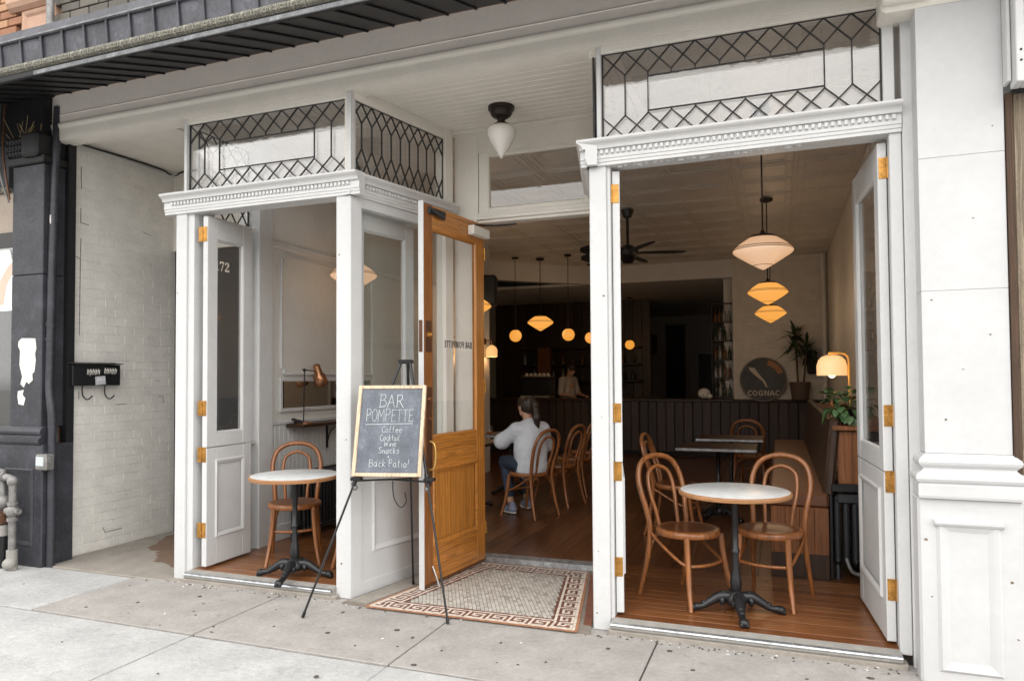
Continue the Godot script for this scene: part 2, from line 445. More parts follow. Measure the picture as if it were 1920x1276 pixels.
	mk("tray_orange", Color(0.40, 0.19, 0.08), 0.6)
	mk("sign_navy", Color(0.055, 0.06, 0.078), 0.4, {"tex": "scuff", "scale": 1.2})
	mk("old_timber", Color(0.30, 0.275, 0.24), 0.85, {"tex": "wood_v", "scale": Vector3(2.0, 0.5, 2.0), "nrm": "n_fine", "ns": 0.8})
	mk("brown_timber", Color(0.095, 0.06, 0.042), 0.8, {"tex": "wood_v", "scale": Vector3(2.0, 0.5, 2.0)})
	mk("shop_panel", Color(0.42, 0.36, 0.31), 0.7, {"tex": "grime", "scale": 0.8})
	mk("shop_dark", Color(0.02, 0.017, 0.015), 0.4)
	mk("poster_a", Color(0.66, 0.66, 0.65), 0.5)
	mk("poster_b", Color(0.62, 0.38, 0.26), 0.5)
	mk("litter", Color(0.09, 0.08, 0.07), 0.9)
	mk("litter_pale", Color(0.70, 0.68, 0.64), 0.9)
	mk("facade_tan", Color(0.56, 0.48, 0.39), 0.9, {"tex": "grime", "scale": 0.3})
	mk("facade_red", Color(0.40, 0.23, 0.16), 0.9, {"tex": "grime", "scale": 0.3})
	mk("facade_grey", Color(0.56, 0.55, 0.53), 0.9, {"tex": "grime", "scale": 0.3})
	mk("dark_pane", Color(0.03, 0.033, 0.036), 0.08)
	mk("meter_face", Color(0.5, 0.54, 0.55), 0.3)
# ---------------------------------------------------------------- setting
func build_ground() -> void:
	var g := Geo.new().span(V(-150, -0.4, -150), V(150, -0.30, 150))
	struct("ground", g, M.asphalt)
	var pv := Node3D.new()
	pv.name = "pavement"
	add_child(pv)
	pv.set_meta("kind", "structure")
	put("joint_bed", Geo.new().span(V(-12, -0.3, -1.4), V(12, -0.055, 7.7)), M.joint, pv)
	var xs := [-9.5, -8.2, -6.8, -5.4, -4.05, -2.765, -1.375, -0.035, 1.262, 2.6, 3.95, 5.3, 6.65, 8.0]
	var k := 0
	for i in xs.size() - 1:
		for r in 6:
			var z0: float = [0.9, 2.25, 3.6, -0.3, 4.95, 6.3][r]
			var z1: float = [2.25, 3.6, 4.95, 0.9, 6.3, 7.65][r]
			var old := r == 3 and i >= 5
			if r == 3 and i < 5: z0 = 0.09
			var j := 0.005 if r == 3 else 0.0035
			var jf := 0.012 if r == 3 else 0.005
			var dy := rng.randf_range(-0.003, 0.002) - (0.004 if r != 3 else 0.0)
			var m: Material = (M.slab_old if k % 2 == 0 else M.slab_old_b) if old else (M.slab_light if k % 3 != 1 else M.slab_light_b)
			var sl := Geo.new().span(V(xs[i] + j, -0.12, z0 + (0.006 if r == 0 else 0.005)), V(xs[i + 1] - j, dy, z1 - jf), 0.004)
			put("slab", sl, m, pv)
			k += 1
	put("kerb", Geo.new().span(V(-12, -0.3, 7.67), V(12, -0.01, 7.85), 0.02), M.slab_light_b, pv)
	put("recess_slab", Geo.new().span(V(-3.82, -0.12, -1.3), V(-2.3, 0.004, 0.078), 0.005), M.recess_floor, pv)
	# rust-brown stain worn into the recess floor, with a ragged outline
	var pl := PackedVector2Array()
	var rim := [[-3.74, -1.26], [-3.62, -1.02], [-3.50, -0.80], [-3.42, -0.66], [-3.24, -0.58], [-3.08, -0.44], [-2.98, -0.33], [-2.84, -0.30], [-2.66, -0.22], [-2.47, -0.19]]
	for i in rim.size() - 1:
		for kk in 6:
			var f := kk / 6.0
			pl.append(Vector2(lerpf(rim[i][0], rim[i + 1][0], f) + rng.randf_range(-0.022, 0.022), -lerpf(rim[i][1], rim[i + 1][1], f) + rng.randf_range(-0.022, 0.022)))
	pl.append(Vector2(-2.47, 0.19)); pl.append(Vector2(-2.47, 1.26))
	put("stain", Geo.new().extr(pl, 0.004, Transform3D(Basis(V(1, 0, 0), V(0, 0, -1), V(0, 1, 0)), V(0, 0.005, 0))), M.rust_stain, pv)
	# chewing gum, leaf bits and paper crumbs
	var lt := Geo.new()
	var lp := Geo.new()
	for q in [[-2.2, 0.55], [-1.75, 0.42], [-1.62, 0.62], [-1.9, 0.30], [-1.35, 0.75], [-1.2, 0.35], [-1.0, 0.62], [-2.45, 0.74], [-0.62, 0.60], [-0.35, 0.72], [-0.25, 0.42], [0.15, 0.62], [0.42, 0.40], [0.62, 0.66], [0.75, 0.58], [1.02, 0.28], [1.5, 0.42], [1.75, 0.55], [2.05, 0.34], [2.2, 0.45], [-3.4, 0.5], [-3.9, 0.8], [-2.0, 1.25], [-1.1, 1.4], [-0.3, 1.15], [0.1, 0.85], [2.35, 0.22], [1.35, 0.20], [-0.75, 0.25], [-0.1, 0.5]]:
		var s := rng.randf_range(0.005, 0.017)
		var bs := Basis(Vector3.UP, rng.randf() * TAU).scaled(V(s * rng.randf_range(0.5, 1.4), 0.0022, s))
		lt.add(Geo.new().ball(Vector3.ZERO, Vector3.ONE, 7, 4), Transform3D(bs, V(q[0], 0.002, q[1])))
	for i in 40:
		var x := rng.randf_range(-2.6, 2.5)
		var z := rng.randf_range(0.05, 0.85) if i < 14 else rng.randf_range(0.06, 0.16)
		var s := rng.randf_range(0.003, 0.009)
		(lp if i % 3 == 0 else lt).box(V(x, 0.003, z), V(s * 2.2, 0.003, s), Basis(Vector3.UP, rng.randf() * TAU))
	for i in 150:      # grit packed along the sills and posts
		var x := rng.randf_range(-2.45, 2.6)
		if x > -0.62 and x < 0.78: continue
		var s := rng.randf_range(0.002, 0.007)
		(lp if i % 4 == 0 else lt).box(V(x, 0.003, 0.075 + absf(rng.randfn(0, 0.03))), V(s * 2.0, 0.004, s), Basis(Vector3.UP, rng.randf() * TAU))
	stuff(put("litter", lt, M.litter, pv)); stuff(put("paper_crumbs", lp, M.litter_pale, pv))

# ---------------------------------------------------------------- leaded transom light in local x, y
func leaded(parent: Node3D, x0: float, x1: float, y0: float, y1: float, n: int, tall: bool, z := 0.0) -> void:
	var p := (x1 - x0) / n
	var X := func(i: float) -> float: return x0 + p * i
	var hl := 0.146
	var hb := 0.135
	var bar := 0.172
	if tall: hb = 0.20
	var yt := y1 - hl
	var yb := y0 + hb
	var cames := Geo.new()
	var w := 0.0072
	var line := func(a: Vector2, b: Vector2) -> void:
		var lo := minf(a.x, b.x)
		if maxf(a.x, b.x) < x0 + 0.001 or lo > x1 - 0.001: return
		if a.x < x0: a = a.lerp(b, (x0 - a.x) / (b.x - a.x))
		if b.x < x0: b = b.lerp(a, (x0 - b.x) / (a.x - b.x))
		if a.x > x1: a = a.lerp(b, (x1 - a.x) / (b.x - a.x))
		if b.x > x1: b = b.lerp(a, (x1 - b.x) / (a.x - b.x))
		cames.beam(V(a.x, a.y, z), V(b.x, b.y, z), w, 0.011, V(0, 0, 1))
	var panes: Array = []
	var pn := func(pts: Array) -> void:
		var pl := PackedVector2Array()
		for q in pts: pl.append(Vector2(clampf(q.x, x0, x1), q.y))
		panes.append(pl)
	for i in range(0, n + 1):
		line.call(Vector2(X.call(i), y1), Vector2(X.call(i + 1), yt)); line.call(Vector2(X.call(i), y1), Vector2(X.call(i - 1), yt))
		pn.call([Vector2(X.call(i), y1), Vector2(X.call(i + 0.5), (y1 + yt) / 2), Vector2(X.call(i), yt), Vector2(X.call(i - 0.5), (y1 + yt) / 2)])
		line.call(Vector2(X.call(i), yb), Vector2(X.call(i + 1), y0)); line.call(Vector2(X.call(i), yb), Vector2(X.call(i - 1), y0))
		pn.call([Vector2(X.call(i), yb), Vector2(X.call(i + 0.5), (y0 + yb) / 2), Vector2(X.call(i), y0), Vector2(X.call(i - 0.5), (y0 + yb) / 2)])
		if i < n:
			pn.call([Vector2(X.call(i), y1), Vector2(X.call(i + 1), y1), Vector2(X.call(i + 0.5), (y1 + yt) / 2)])
			pn.call([Vector2(X.call(i), y0), Vector2(X.call(i + 1), y0), Vector2(X.call(i + 0.5), (y0 + yb) / 2)])
			var hexa := tall or i < 2 or i >= n - 2
			if hexa:
				pn.call([Vector2(X.call(i), yt), Vector2(X.call(i + 0.5), (y1 + yt) / 2), Vector2(X.call(i + 1), yt), Vector2(X.call(i + 1), yb), Vector2(X.call(i + 0.5), (y0 + yb) / 2), Vector2(X.call(i), yb)])
			else:
				pn.call([Vector2(X.call(i), yt), Vector2(X.call(i + 0.5), (y1 + yt) / 2), Vector2(X.call(i + 1), yt), Vector2(X.call(i + 1), y1 - bar), Vector2(X.call(i), y1 - bar)])
				pn.call([Vector2(X.call(i), yb), Vector2(X.call(i + 0.5), (y0 + yb) / 2), Vector2(X.call(i + 1), yb), Vector2(X.call(i + 1), yb + 0.012), Vector2(X.call(i), yb + 0.012)])
		if i > 0 and i < n:
			if tall or i <= 2 or i >= n - 2:
				line.call(Vector2(X.call(i), yt), Vector2(X.call(i), yb))
			else:
				line.call(Vector2(X.call(i), yt), Vector2(X.call(i), y1 - bar)); line.call(Vector2(X.call(i), yb), Vector2(X.call(i), yb + 0.012))
	if not tall:
		line.call(Vector2(X.call(2), y1 - bar), Vector2(X.call(n - 2), y1 - bar)); line.call(Vector2(X.call(2), yb + 0.012), Vector2(X.call(n - 2), yb + 0.012))
		pn.call([Vector2(X.call(2), y1 - bar), Vector2(X.call(n - 2), y1 - bar), Vector2(X.call(n - 2), yb + 0.012), Vector2(X.call(2), yb + 0.012)])
	for e in [[Vector2(x0, y0), Vector2(x0, y1)], [Vector2(x1, y0), Vector2(x1, y1)]]: cames.beam(V(e[0].x, e[0].y, z), V(e[1].x, e[1].y, z), w * 1.3, 0.011, V(0, 0, 1))
	for yy in [y0, y1]: cames.beam(V(x0, yy, z), V(x1, yy, z), w * 1.3, 0.011, V(0, 0, 1))
	for i in n + 1:
		for q in [[0.0, y1 - 0.004], [0.0, yt], [0.5, (y1 + yt) / 2], [0.0, yb], [0.5, (y0 + yb) / 2]]:
			if X.call(i + q[0]) < x1 + 0.001: cames.ball(V(X.call(i + q[0]), q[1], z), V(0.0075, 0.0075, 0.0075), 6, 4)
	put("lead_came", cames, M.lead, parent)
	put("storm_pane", Geo.new().span(V(x0 - 0.003, y0, z - 0.022), V(x1 + 0.003, y1, z - 0.018)), M.glass, parent)
	for pl: PackedVector2Array in panes:
		var c := Vector2.ZERO
		for q in pl: c += q
		c /= pl.size()
		var loc := PackedVector2Array()
		for q in pl: loc.append(q - c)
		var tilt := Basis(Vector3.UP, rng.randfn(0, 0.006)) * Basis(Vector3.RIGHT, rng.randfn(0, 0.006))
		put("pane", Geo.new().extr(loc, 0.003, Transform3D(tilt, V(c.x, c.y, z - 0.0015))), M.glass_lead, parent)

func mould(profile: Array, x0: float, x1: float) -> Geo:     # profile of (z, y) drawn along x
	var pl := PackedVector2Array()
	for q in profile: pl.append(Vector2(q[0], q[1]))
	return Geo.new().extr(pl, x1 - x0, Transform3D(Basis(V(0, 0, 1), V(0, 1, 0), V(-1, 0, 0)), V(x1, 0, 0)))
const CORNICE := [[-0.05, 2.815], [0.014, 2.815], [0.014, 2.832], [0.020, 2.836], [0.020, 2.852], [0.026, 2.856], [0.026, 2.872], [0.022, 2.873], [0.022, 2.910], [0.040, 2.912], [0.042, 2.918], [0.046, 2.928], [0.055, 2.938], [0.067, 2.945], [0.074, 2.951], [0.078, 2.956], [0.078, 2.968], [0.0, 2.975], [-0.05, 2.975]]
func cornice(parent: Node3D, x0: float, x1: float, d0: float, d1: float) -> void:
	put("cornice", mould(CORNICE, x0, x1), M.trim, parent)
	var d := Geo.new()
	var k := int((d1 - d0) / 0.0325)
	for i in k:
		var x := d0 + (d1 - d0) * (i + 0.5) / k
		d.box(V(x, 2.8935, 0.029), V(0.0195, 0.026, 0.016), Basis.IDENTITY, 0.003)
	stuff(put("dentil_band", d, M.trim, parent))
func frame4(x0: float, x1: float, y0: float, y1: float, wl: float, wr: float, wb: float, wt: float, zc: float, d: float, e := 0.003) -> Geo:
	var g := Geo.new()
	g.span(V(x0, y0, zc - d / 2), V(x0 + wl, y1, zc + d / 2), e); g.span(V(x1 - wr, y0, zc - d / 2), V(x1, y1, zc + d / 2), e)
	g.span(V(x0 + wl, y0, zc - d / 2 + 0.0015), V(x1 - wr, y0 + wb, zc + d / 2 - 0.0015), e); g.span(V(x0 + wl, y1 - wt, zc - d / 2 + 0.0015), V(x1 - wr, y1, zc + d / 2 - 0.0015), e)
	return g
func bevel_frame(x0: float, x1: float, y0: float, y1: float, w: float, z: float, h: float, g := Geo.new()) -> Geo:   # picture-frame moulding raised by h on a face at z
	var o := [V(x0, y0, z), V(x1, y0, z), V(x1, y1, z), V(x0, y1, z)]
	var i := [V(x0 + w, y0 + w, z), V(x1 - w, y0 + w, z), V(x1 - w, y1 - w, z), V(x0 + w, y1 - w, z)]
	var s := signf(h)
	for k in 4:
		var j := (k + 1) % 4
		var dv: Vector3 = V(0, 0, h)
		var a: Vector3 = o[k].lerp(i[k], 0.25) + dv
		var b: Vector3 = o[j].lerp(i[j], 0.25) + dv
		var c: Vector3 = o[j].lerp(i[j], 0.6) + dv * 0.7
		var d: Vector3 = o[k].lerp(i[k], 0.6) + dv * 0.7
		if s > 0:
			g.quad(o[k], o[j], b, a); g.quad(a, b, c, d); g.quad(d, c, i[j], i[k])
		else:
			g.quad(o[j], o[k], a, b); g.quad(b, a, d, c); g.quad(c, d, i[k], i[j])
	return g
const HINGES := [0.375, 0.95, 1.305, 2.65]
func leaf(b: Node3D, at: Vector3, turn: float, w: float, label := "", hinge_side := 1.0) -> Node3D:
	# local x runs from the hinge edge into the room, local z is the face
	var d := grp("folding_door", b, at, turn)
	if label != "": d.set_meta("label", label)
	var t := 0.046
	put("upper_frame", frame4(0, w, 1.006, 2.79, 0.105, 0.10, 0.105, 0.165, 0, t), M.white, d)
	put("pane", Geo.new().span(V(0.105, 1.111, -0.003), V(w - 0.10, 2.625, 0.003)), M.glass, d)
	var st := Geo.new()
	for s in [-1.0, 1.0]: bevel_frame(0.103, w - 0.098, 1.109, 2.627, 0.016, s * 0.004, s * 0.017, st)
	put("glazing_bead", st, M.trim, d)
	put("lower_frame", frame4(0, w, 0.10, 1.0, 0.105, 0.10, 0.22, 0.11, 0, t), M.white, d)
	put("panel", Geo.new().span(V(0.105, 0.32, -0.010), V(w - 0.10, 0.89, 0.010)), M.white, d)
	var pm := Geo.new()
	for s in [-1.0, 1.0]: bevel_frame(0.088, w - 0.083, 0.303, 0.907, 0.038, s * 0.0215, s * 0.014, pm)
	put("panel_moulding", pm, M.trim, d)
	for y in HINGES:
		var h := Geo.new()
		h.box(V(-0.002, y, hinge_side * 0.002), V(0.004, 0.115, 0.038), Basis.IDENTITY, 0.001); h.box(V(-0.002, y, hinge_side * 0.046), V(0.004, 0.115, 0.036), Basis.IDENTITY, 0.001)
		h.tube([V(-0.006, y - 0.058, hinge_side * 0.026), V(-0.006, y + 0.058, hinge_side * 0.026)], 0.006, 8)
		for k in 3: h.ball(V(-0.004, y - 0.036 + 0.036 * k, hinge_side * -0.004), V(0.002, 0.004, 0.004), 6, 4)
		put("hinge", h, M.brass, d)
	return d

func build_cafe() -> Node3D:
	var b := thing("cafe_building", "white painted bar storefront with two open bays, leaded transoms and recessed doorway", "building")
	# --- two bays
	for sd in 2:
		var f := grp("bay_front", b)
		var L := sd == 0
		var xa: float = -2.45 if L else 0.868
		var xb: float = -0.855 if L else 2.574
		# posts: broad face and a recessed stop
		if L:
			put("post", Geo.new().span(V(-2.45, 0.0, -0.14), V(-2.345, 2.87, 0.0), 0.004).span(V(-2.3455, 0.0, -0.14), V(-2.285, 2.82, -0.018), 0.003), M.white, f)
			put("post", Geo.new().span(V(-0.975, 0.0, -0.12), V(-0.857, 2.87, 0.001), 0.005), M.white, f)
		else:
			put("post", Geo.new().span(V(0.868, 0.0, -0.12), V(0.972, 2.87, 0.0), 0.004).span(V(0.9715, 0.0, -0.12), V(0.993, 2.82, -0.018), 0.003), M.white, f)
			put("post", Geo.new().span(V(2.515, 0.06, -0.14), V(2.574, 2.87, 0.0), 0.004), M.white, f)
		cornice(f, xa - (0.10 if L else 0.05), xb + (0.085 if L else 0.0), xa - 0.03, xb + (0.01 if L else -0.02))
		put("head_board", Geo.new().span(V(xa + 0.02, 2.815, -0.13), V(xb - 0.02, 2.99, -0.052)), M.white, f)
		# paint drips and ragged caulk under the head
		if not L:
			var rg := Geo.new()
			for k in 26:
				var s := rng.randf_range(0.008, 0.028)
				rg.ball(V(1.05 + 0.04 * k + rng.randf() * 0.02, 2.814, -0.03), V(s, s * 0.5, 0.012), 7, 5)
			put("caulk", rg, M.trim, f)
		var gx0: float = -2.342 if L else 0.950
		var gx1: float = -0.892 if L else 2.487
		var tf := Geo.new()
		tf.span(V(gx0 - 0.032, 2.96, -0.06), V(gx0 - 0.004, 3.56, 0.002), 0.003); tf.span(V(gx1 + 0.004, 2.96, -0.06), V(gx1 + (0.04 if L else 0.06), 3.56, 0.002), 0.003)
		put("transom_head", Geo.new().span(V(gx0 - 0.004, 3.514, -0.06), V(gx1 + 0.004, 3.56, -0.001), 0.003), M.cream, f)
		tf.span(V(gx0 - 0.004, 2.96, -0.06), V(gx1 + 0.004, 2.985, -0.004), 0.003)
		put("transom_frame", tf, M.trim, f)
		leaded(f, gx0, gx1, 2.985, 3.514, 10 if L else 11, false, -0.03)
		# threshold: worn metal and stone sill
		var s0: float = -2.29 if L else 0.985
		var s1: float = -0.974 if L else 2.52
		put("sill", mould([[-0.02, 0.03], [0.055, 0.03], [0.062, 0.040], [0.062, 0.056], [0.045, 0.070], [-0.02, 0.079]], s0, s1), M.stone_sill, f)
		put("nosing", mould([[0.046, 0.052], [0.064, 0.052], [0.068, 0.057], [0.064, 0.066], [0.050, 0.073]], s0, s1), M.aluminium, f)
		put("step", Geo.new().span(V(s0 - 0.02, -0.1, -0.12), V(s1 + 0.03, 0.031, 0.058), 0.01), M.recess_floor, f)
	# --- entry screens set at an angle on both sides of the doorway
	var th := deg_to_rad(77.4)
	for sd in 2:
		var L := sd == 0
		var e := grp("entry_screen", b, V(-0.857, 0, 0.0) if L else V(0.613, 0, -1.14), th if L else -th)
		var w := 1.168
		# local x from 0 to w; for the one across the door the order is reversed
		var xs: float = 0.0 if L else w
		var dr: float = 1.0 if L else -1.0
		var bx := func(a: float, c: float, y0: float, y1: float, z0: float, z1: float, ee := 0.003) -> Geo:
			return Geo.new().span(V(xs + dr * a, y0, z0), V(xs + dr * c, y1, z1), ee)
		put("post", bx.call(0.002, 0.11, 0.0, 2.87, -0.10, 0.001), M.white, e)
		put("lower_panel", bx.call(0.11, w - 0.10, 0.02, 0.93, -0.06, -0.012), M.white, e)
		put("end_post", bx.call(w - 0.10, w, 0.02, 3.6, -0.10, 0.0), M.cream, e)
		var pm := Geo.new()
		var a0: float = xs + dr * 0.22
		var a1: float = xs + dr * (w - 0.17)
		bevel_frame(minf(a0, a1), maxf(a0, a1), 0.28, 0.80, 0.045, -0.012, 0.016, pm)
		put("panel_moulding", pm, M.trim, e)
		put("base_board", bx.call(0.11, w - 0.10, -0.02, 0.09, -0.05, -0.006), M.white, e)
		put("window_rail", bx.call(0.11, w - 0.10, 0.93, 1.0, -0.07, -0.004), M.white, e)
		put("window_rail", bx.call(0.11, w - 0.10, 2.745, 2.82, -0.07, -0.004), M.white, e)
		put("pane", Geo.new().span(V(xs + dr * 0.11, 1.0, -0.044), V(xs + dr * (w - 0.10), 2.745, -0.038)), M.glass_green, e)
		if L: cornice(e, -0.02, w, 0.02, w - 0.3)
		else: cornice(e, 0.0, w + 0.06, 0.3, w)
		put("head_board", bx.call(0.0, w, 2.815, 2.99, -0.13, -0.052), M.white, e)
		var g0: float = 0.035 if L else 0.10
		var g1: float = w - 0.10 if L else w - 0.035
		put("transom_frame", Geo.new().span(V(g0 - 0.034, 2.96, -0.06), V(g0 - 0.004, 3.6, 0.0), 0.003).span(V(g0, 3.514, -0.06), V(g1, 3.6, -0.004), 0.003).span(V(g0, 2.96, -0.06), V(g1, 2.985, -0.004), 0.003), M.cream, e)
		leaded(e, g0, g1, 2.985, 3.514, 10, true, -0.03)
	# --- wall with the doorway, transom light over it
	var df := grp("door_frame", b)
	var fr := Geo.new()
	fr.span(V(-0.62, 0.0, -1.30), V(-0.40, 3.6, -1.205), 0.003); fr.span(V(0.575, 0.0, -1.30), V(0.66, 3.6, -1.205), 0.003)
	fr.span(V(-0.40, 2.815, -1.295), V(0.575, 2.90, -1.19), 0.003); fr.span(V(-0.40, 3.41, -1.295), V(0.575, 3.6, -1.207), 0.003)
	put("jamb", fr, M.cream, df)
	put("transom_sash", frame4(-0.395, 0.57, 2.90, 3.41, 0.09, 0.06, 0.045, 0.035, -1.235, 0.05), M.cream, df)
	put("sash_bead", bevel_frame(-0.318, 0.523, 2.935, 3.387, 0.014, -1.222, 0.016), M.cream, df)
	put("pane", Geo.new().span(V(-0.306, 2.944, -1.24), V(0.512, 3.376, -1.234)), M.glass, df)
	put("threshold", mould([[-1.33, 0.0], [-1.205, 0.0], [-1.195, 0.012], [-1.20, 0.055], [-1.235, 0.079], [-1.33, 0.079]], -0.40, 0.575), M.aluminium, df)
	put("casing", Geo.new().span(V(-0.43, 0.0, -1.205), V(-0.398, 2.86, -1.17), 0.003).span(V(-0.455, 2.84, -1.205), V(0.60, 2.865, -1.165), 0.003), M.cream, df)
	# --- porch ceiling: beaded boards running along the street
	var pc := grp("porch_ceiling", b)
	var k := 15
	for i in k:
		var z0 := -0.03 - 1.17 * i / k
		var z1 := -0.03 - 1.17 * (i + 1) / k
		var xl := -0.86 - 0.1 + 0.2235 * -z1 * 0.8
		put("plank", Geo.new().span(V(xl, 3.60, z1 + 0.002), V(-xl + 0.02, 3.625, z0 - 0.002), 0.004), M.cream, pc)
	put("plank_back", Geo.new().span(V(-1.0, 3.62, -1.3), V(1.0, 3.64, 0.0)), M.fascia, pc)
	var ct := Geo.new()
	ct.span(V(-0.97, 3.575, -0.15), V(0.97, 3.601, -0.03), 0.005); ct.span(V(-0.64, 3.575, -1.21), V(0.66, 3.601, -1.13), 0.005)
	put("border_trim", ct, M.cream, pc)
	# --- bulkhead over everything, cream moulding below, flat fascia above
	var fa := grp("fascia", b)
	put("moulding", mould([[-0.14, 3.56], [0.004, 3.56], [0.007, 3.60], [0.009, 3.655], [0.013, 3.668], [0.018, 3.678], [0.020, 3.690], [0.018, 3.702], [0.011, 3.708], [-0.14, 3.71]], -3.83, 2.60), M.cream, fa)
	put("board", Geo.new().span(V(-3.83, 3.708, -0.12), V(2.60, 3.97, 0.006)), M.fascia, fa)
	put("board_bead", Geo.new().tube([V(-3.83, 3.775, 0.006), V(2.60, 3.775, 0.006)], 0.006, 6), M.fascia, fa)
	# --- side recess on the far side of the left bay
	var rc := grp("side_recess", b)
	put("ceiling", Geo.new().span(V(-3.83, 3.635, -1.32), V(-2.3, 3.67, -0.13)).add(mould([[-0.135, 3.635], [0.002, 3.57], [0.003, 3.60], [-0.05, 3.66], [-0.135, 3.66]], -3.83, -2.4)), M.cream, rc)
	put("back_wall", Geo.new().span(V(-3.83, 2.83, -1.36), V(-2.475, 3.66, -1.272)), M.cream, rc)
	put("street_door", Geo.new().span(V(-3.80, 0.0, -1.36), V(-2.475, 2.83, -1.29), 0.004), M.slate_dark, rc)
	# --- painted brick wall
	var sw := grp("side_wall", b)
	put("backing", Geo.new().span(V(-4.3, -0.1, -1.40), V(-3.8125, 3.66, -0.10)), M.mortar_white, sw)
	put("corner_board", Geo.new().span(V(-3.83, 0.0, -0.19), V(-3.800, 3.63, -0.098), 0.005), M.white, sw)
	var vars: Array = []
	var hh := 0.0805
	for row in 45:
		var y := 0.012 + row * hh
		var off := 0.0 if row % 2 == 0 else 0.105
		var z := -0.196 + (0.0 if off == 0.0 else 0.0)
		var first := true
		while z > -1.268:
			var ln := 0.205
			if first and off > 0: ln = 0.10
			first = false
			var z1 := maxf(z - ln, -1.268)
			if z - z1 > 0.03:
				var pr := rng.randf_range(0.0005, 0.0035) * (1.0 if row < 24 else 0.5)
				var gg := Geo.new().box(V(-3.815 + pr * 0.5, y + hh * 0.5, (z + z1) / 2), V(0.010 + pr, hh - 0.0035, z - z1 - 0.003), Basis(Vector3.UP, rng.randfn(0, 0.003)), 0.0022)
				put("brick", gg, M["brick_white_%d" % rng.randi_range(0, 2)], sw)
			z = z1 - 0.001
	for pl: Array in [[[-0.25, 3.42], [-0.25, 3.30], [-0.255, 3.22]], [[-0.25, 3.05], [-0.25, 2.92], [-0.33, 2.91]], [[-0.255, 2.78], [-0.25, 2.60], [-0.25, 2.45]], [[-0.17, 3.40], [-0.172, 2.98], [-0.172, 2.62], [-0.25, 2.60], [-0.25, 2.30], [-0.248, 1.92]], [[-0.25, 1.43], [-0.25, 1.36]], [[-0.19, 1.2], [-0.192, 0.6], [-0.19, 0.02]], [[-0.50, 0.20], [-0.52, 0.15], [-0.70, 0.152]], [[-0.62, 1.30], [-0.74, 1.305]], [[-1.06, 1.52], [-1.12, 1.52]], [[-0.9, 2.96], [-1.0, 2.94]], [[-1.1, 1.36], [-1.16, 1.362], [-1.162, 1.30]]]:
		var ck := Geo.new()
		for i in pl.size() - 1: ck.beam(V(-3.8085, pl[i][1], pl[i][0]), V(-3.8085, pl[i + 1][1], pl[i + 1][0]), 0.0042, 0.004, V(1, 0, 0))
		put("paint_crack", ck, M.joint, sw)
	put("rusty_edge", Geo.new().span(V(-3.835, 0.0, -0.105), V(-3.8295, 3.6, -0.085)), M.rust, sw)
	# --- upper brick wall above the canopy
	var uw := grp("upper_wall", b)
	put("backing", Geo.new().span(V(-7, 3.95, -0.35), V(4.5, 7.5, 0.02)), M.mortar, uw)
	for row in 13:
		var y := 4.32 + row * 0.075
		var x := -4.75 + (0.0 if row % 2 == 0 else 0.11)
		while x < -2.3:
			var x1 := x + 0.205
			var red := x1 < -3.66
			if not (x > -4.29 and x1 < -3.62 and y < 4.95):
				put("brick", Geo.new().box(V((x + x1) / 2, y + 0.033, 0.035 + rng.randf_range(-0.004, 0.004)), V(0.203, 0.064, 0.05), Basis.IDENTITY, 0.004), M["brick_red_%d" % rng.randi_range(0, 3)] if red else M["brick_grey_%d" % rng.randi_range(0, 1)], uw)
			x = x1 + 0.012
	put("window_sill", mould([[0.0, 4.72], [0.07, 4.72], [0.10, 4.745], [0.118, 4.78], [0.12, 4.82], [0.112, 4.87], [0.09, 4.91], [0.0, 4.93]], -4.27, -3.80), M.terracotta, uw)
	put("apron_panel", Geo.new().span(V(-4.15, 4.20, 0.0), V(-3.74, 4.722, 0.06), 0.005).add(bevel_frame(-4.12, -3.78, 4.50, 4.70, 0.045, 0.06, 0.02)), M.terracotta, uw)
	put("drain_pipe", Geo.new().tube([V(-3.70, 4.2, 0.13), V(-3.70, 6.5, 0.13)], 0.03, 10), M.galvanised, uw)
	# --- standing-seam canopy, its underside sloping down towards the street
	var cn := grp("canopy", b)
	put("soffit", mould([[0.0, 3.955], [0.80, 3.69], [0.80, 3.73], [0.0, 4.0]], -7, 4.5), M.slate_dark, cn)
	put("top_deck", mould([[0.0, 4.06], [0.74, 3.98], [0.74, 4.0], [0.0, 4.09]], -7, 4.5), M.canopy_metal, cn)
	var x := -6.96
	while x < 4.3:
		if x > -4.6 and x < 0.8:
			put("soffit_batten", Geo.new().beam(V(x + 0.06, 3.944, 0.012), V(x + 0.06, 3.689, 0.775), 0.016, 0.012, Vector3.UP, 0.003), M.slate_dark, cn)
			put("panel", Geo.new().box(V(x + 0.103, 3.848, 0.806 + rng.randf_range(-0.002, 0.002)), V(0.198, 0.16, 0.012), Basis(Vector3.RIGHT, 0.10), 0.002), M.canopy_metal, cn)
			put("seam", Geo.new().box(V(x, 3.848, 0.814), V(0.014, 0.16, 0.032), Basis(Vector3.RIGHT, 0.10), 0.004), M.canopy_metal, cn)
		x += 0.2065
	put("cap", mould([[0.70, 3.922], [0.818, 3.922], [0.838, 3.926], [0.840, 3.938], [0.826, 3.942], [0.815, 4.008], [0.70, 4.015]], -7, 4.5), M.canopy_metal, cn)
	put("cap_edge", mould([[0.834, 3.922], [0.848, 3.926], [0.848, 3.938], [0.834, 3.942]], -7, 4.5), M.flashing, cn)
	put("gutter", mould([[0.75, 3.715], [0.805, 3.715], [0.826, 3.726], [0.832, 3.745], [0.824, 3.765], [0.75, 3.772]], -7, 4.5), M.gutter, cn)
	put("drip_edge", Geo.new().span(V(-2.93, 3.672, 0.800), V(4.5, 3.703, 0.810), 0.003), M.flashing, cn)
	put("front_lip", Geo.new().span(V(-7, 3.675, 0.765), V(4.5, 3.715, 0.798), 0.006), M.slate_dark, cn)
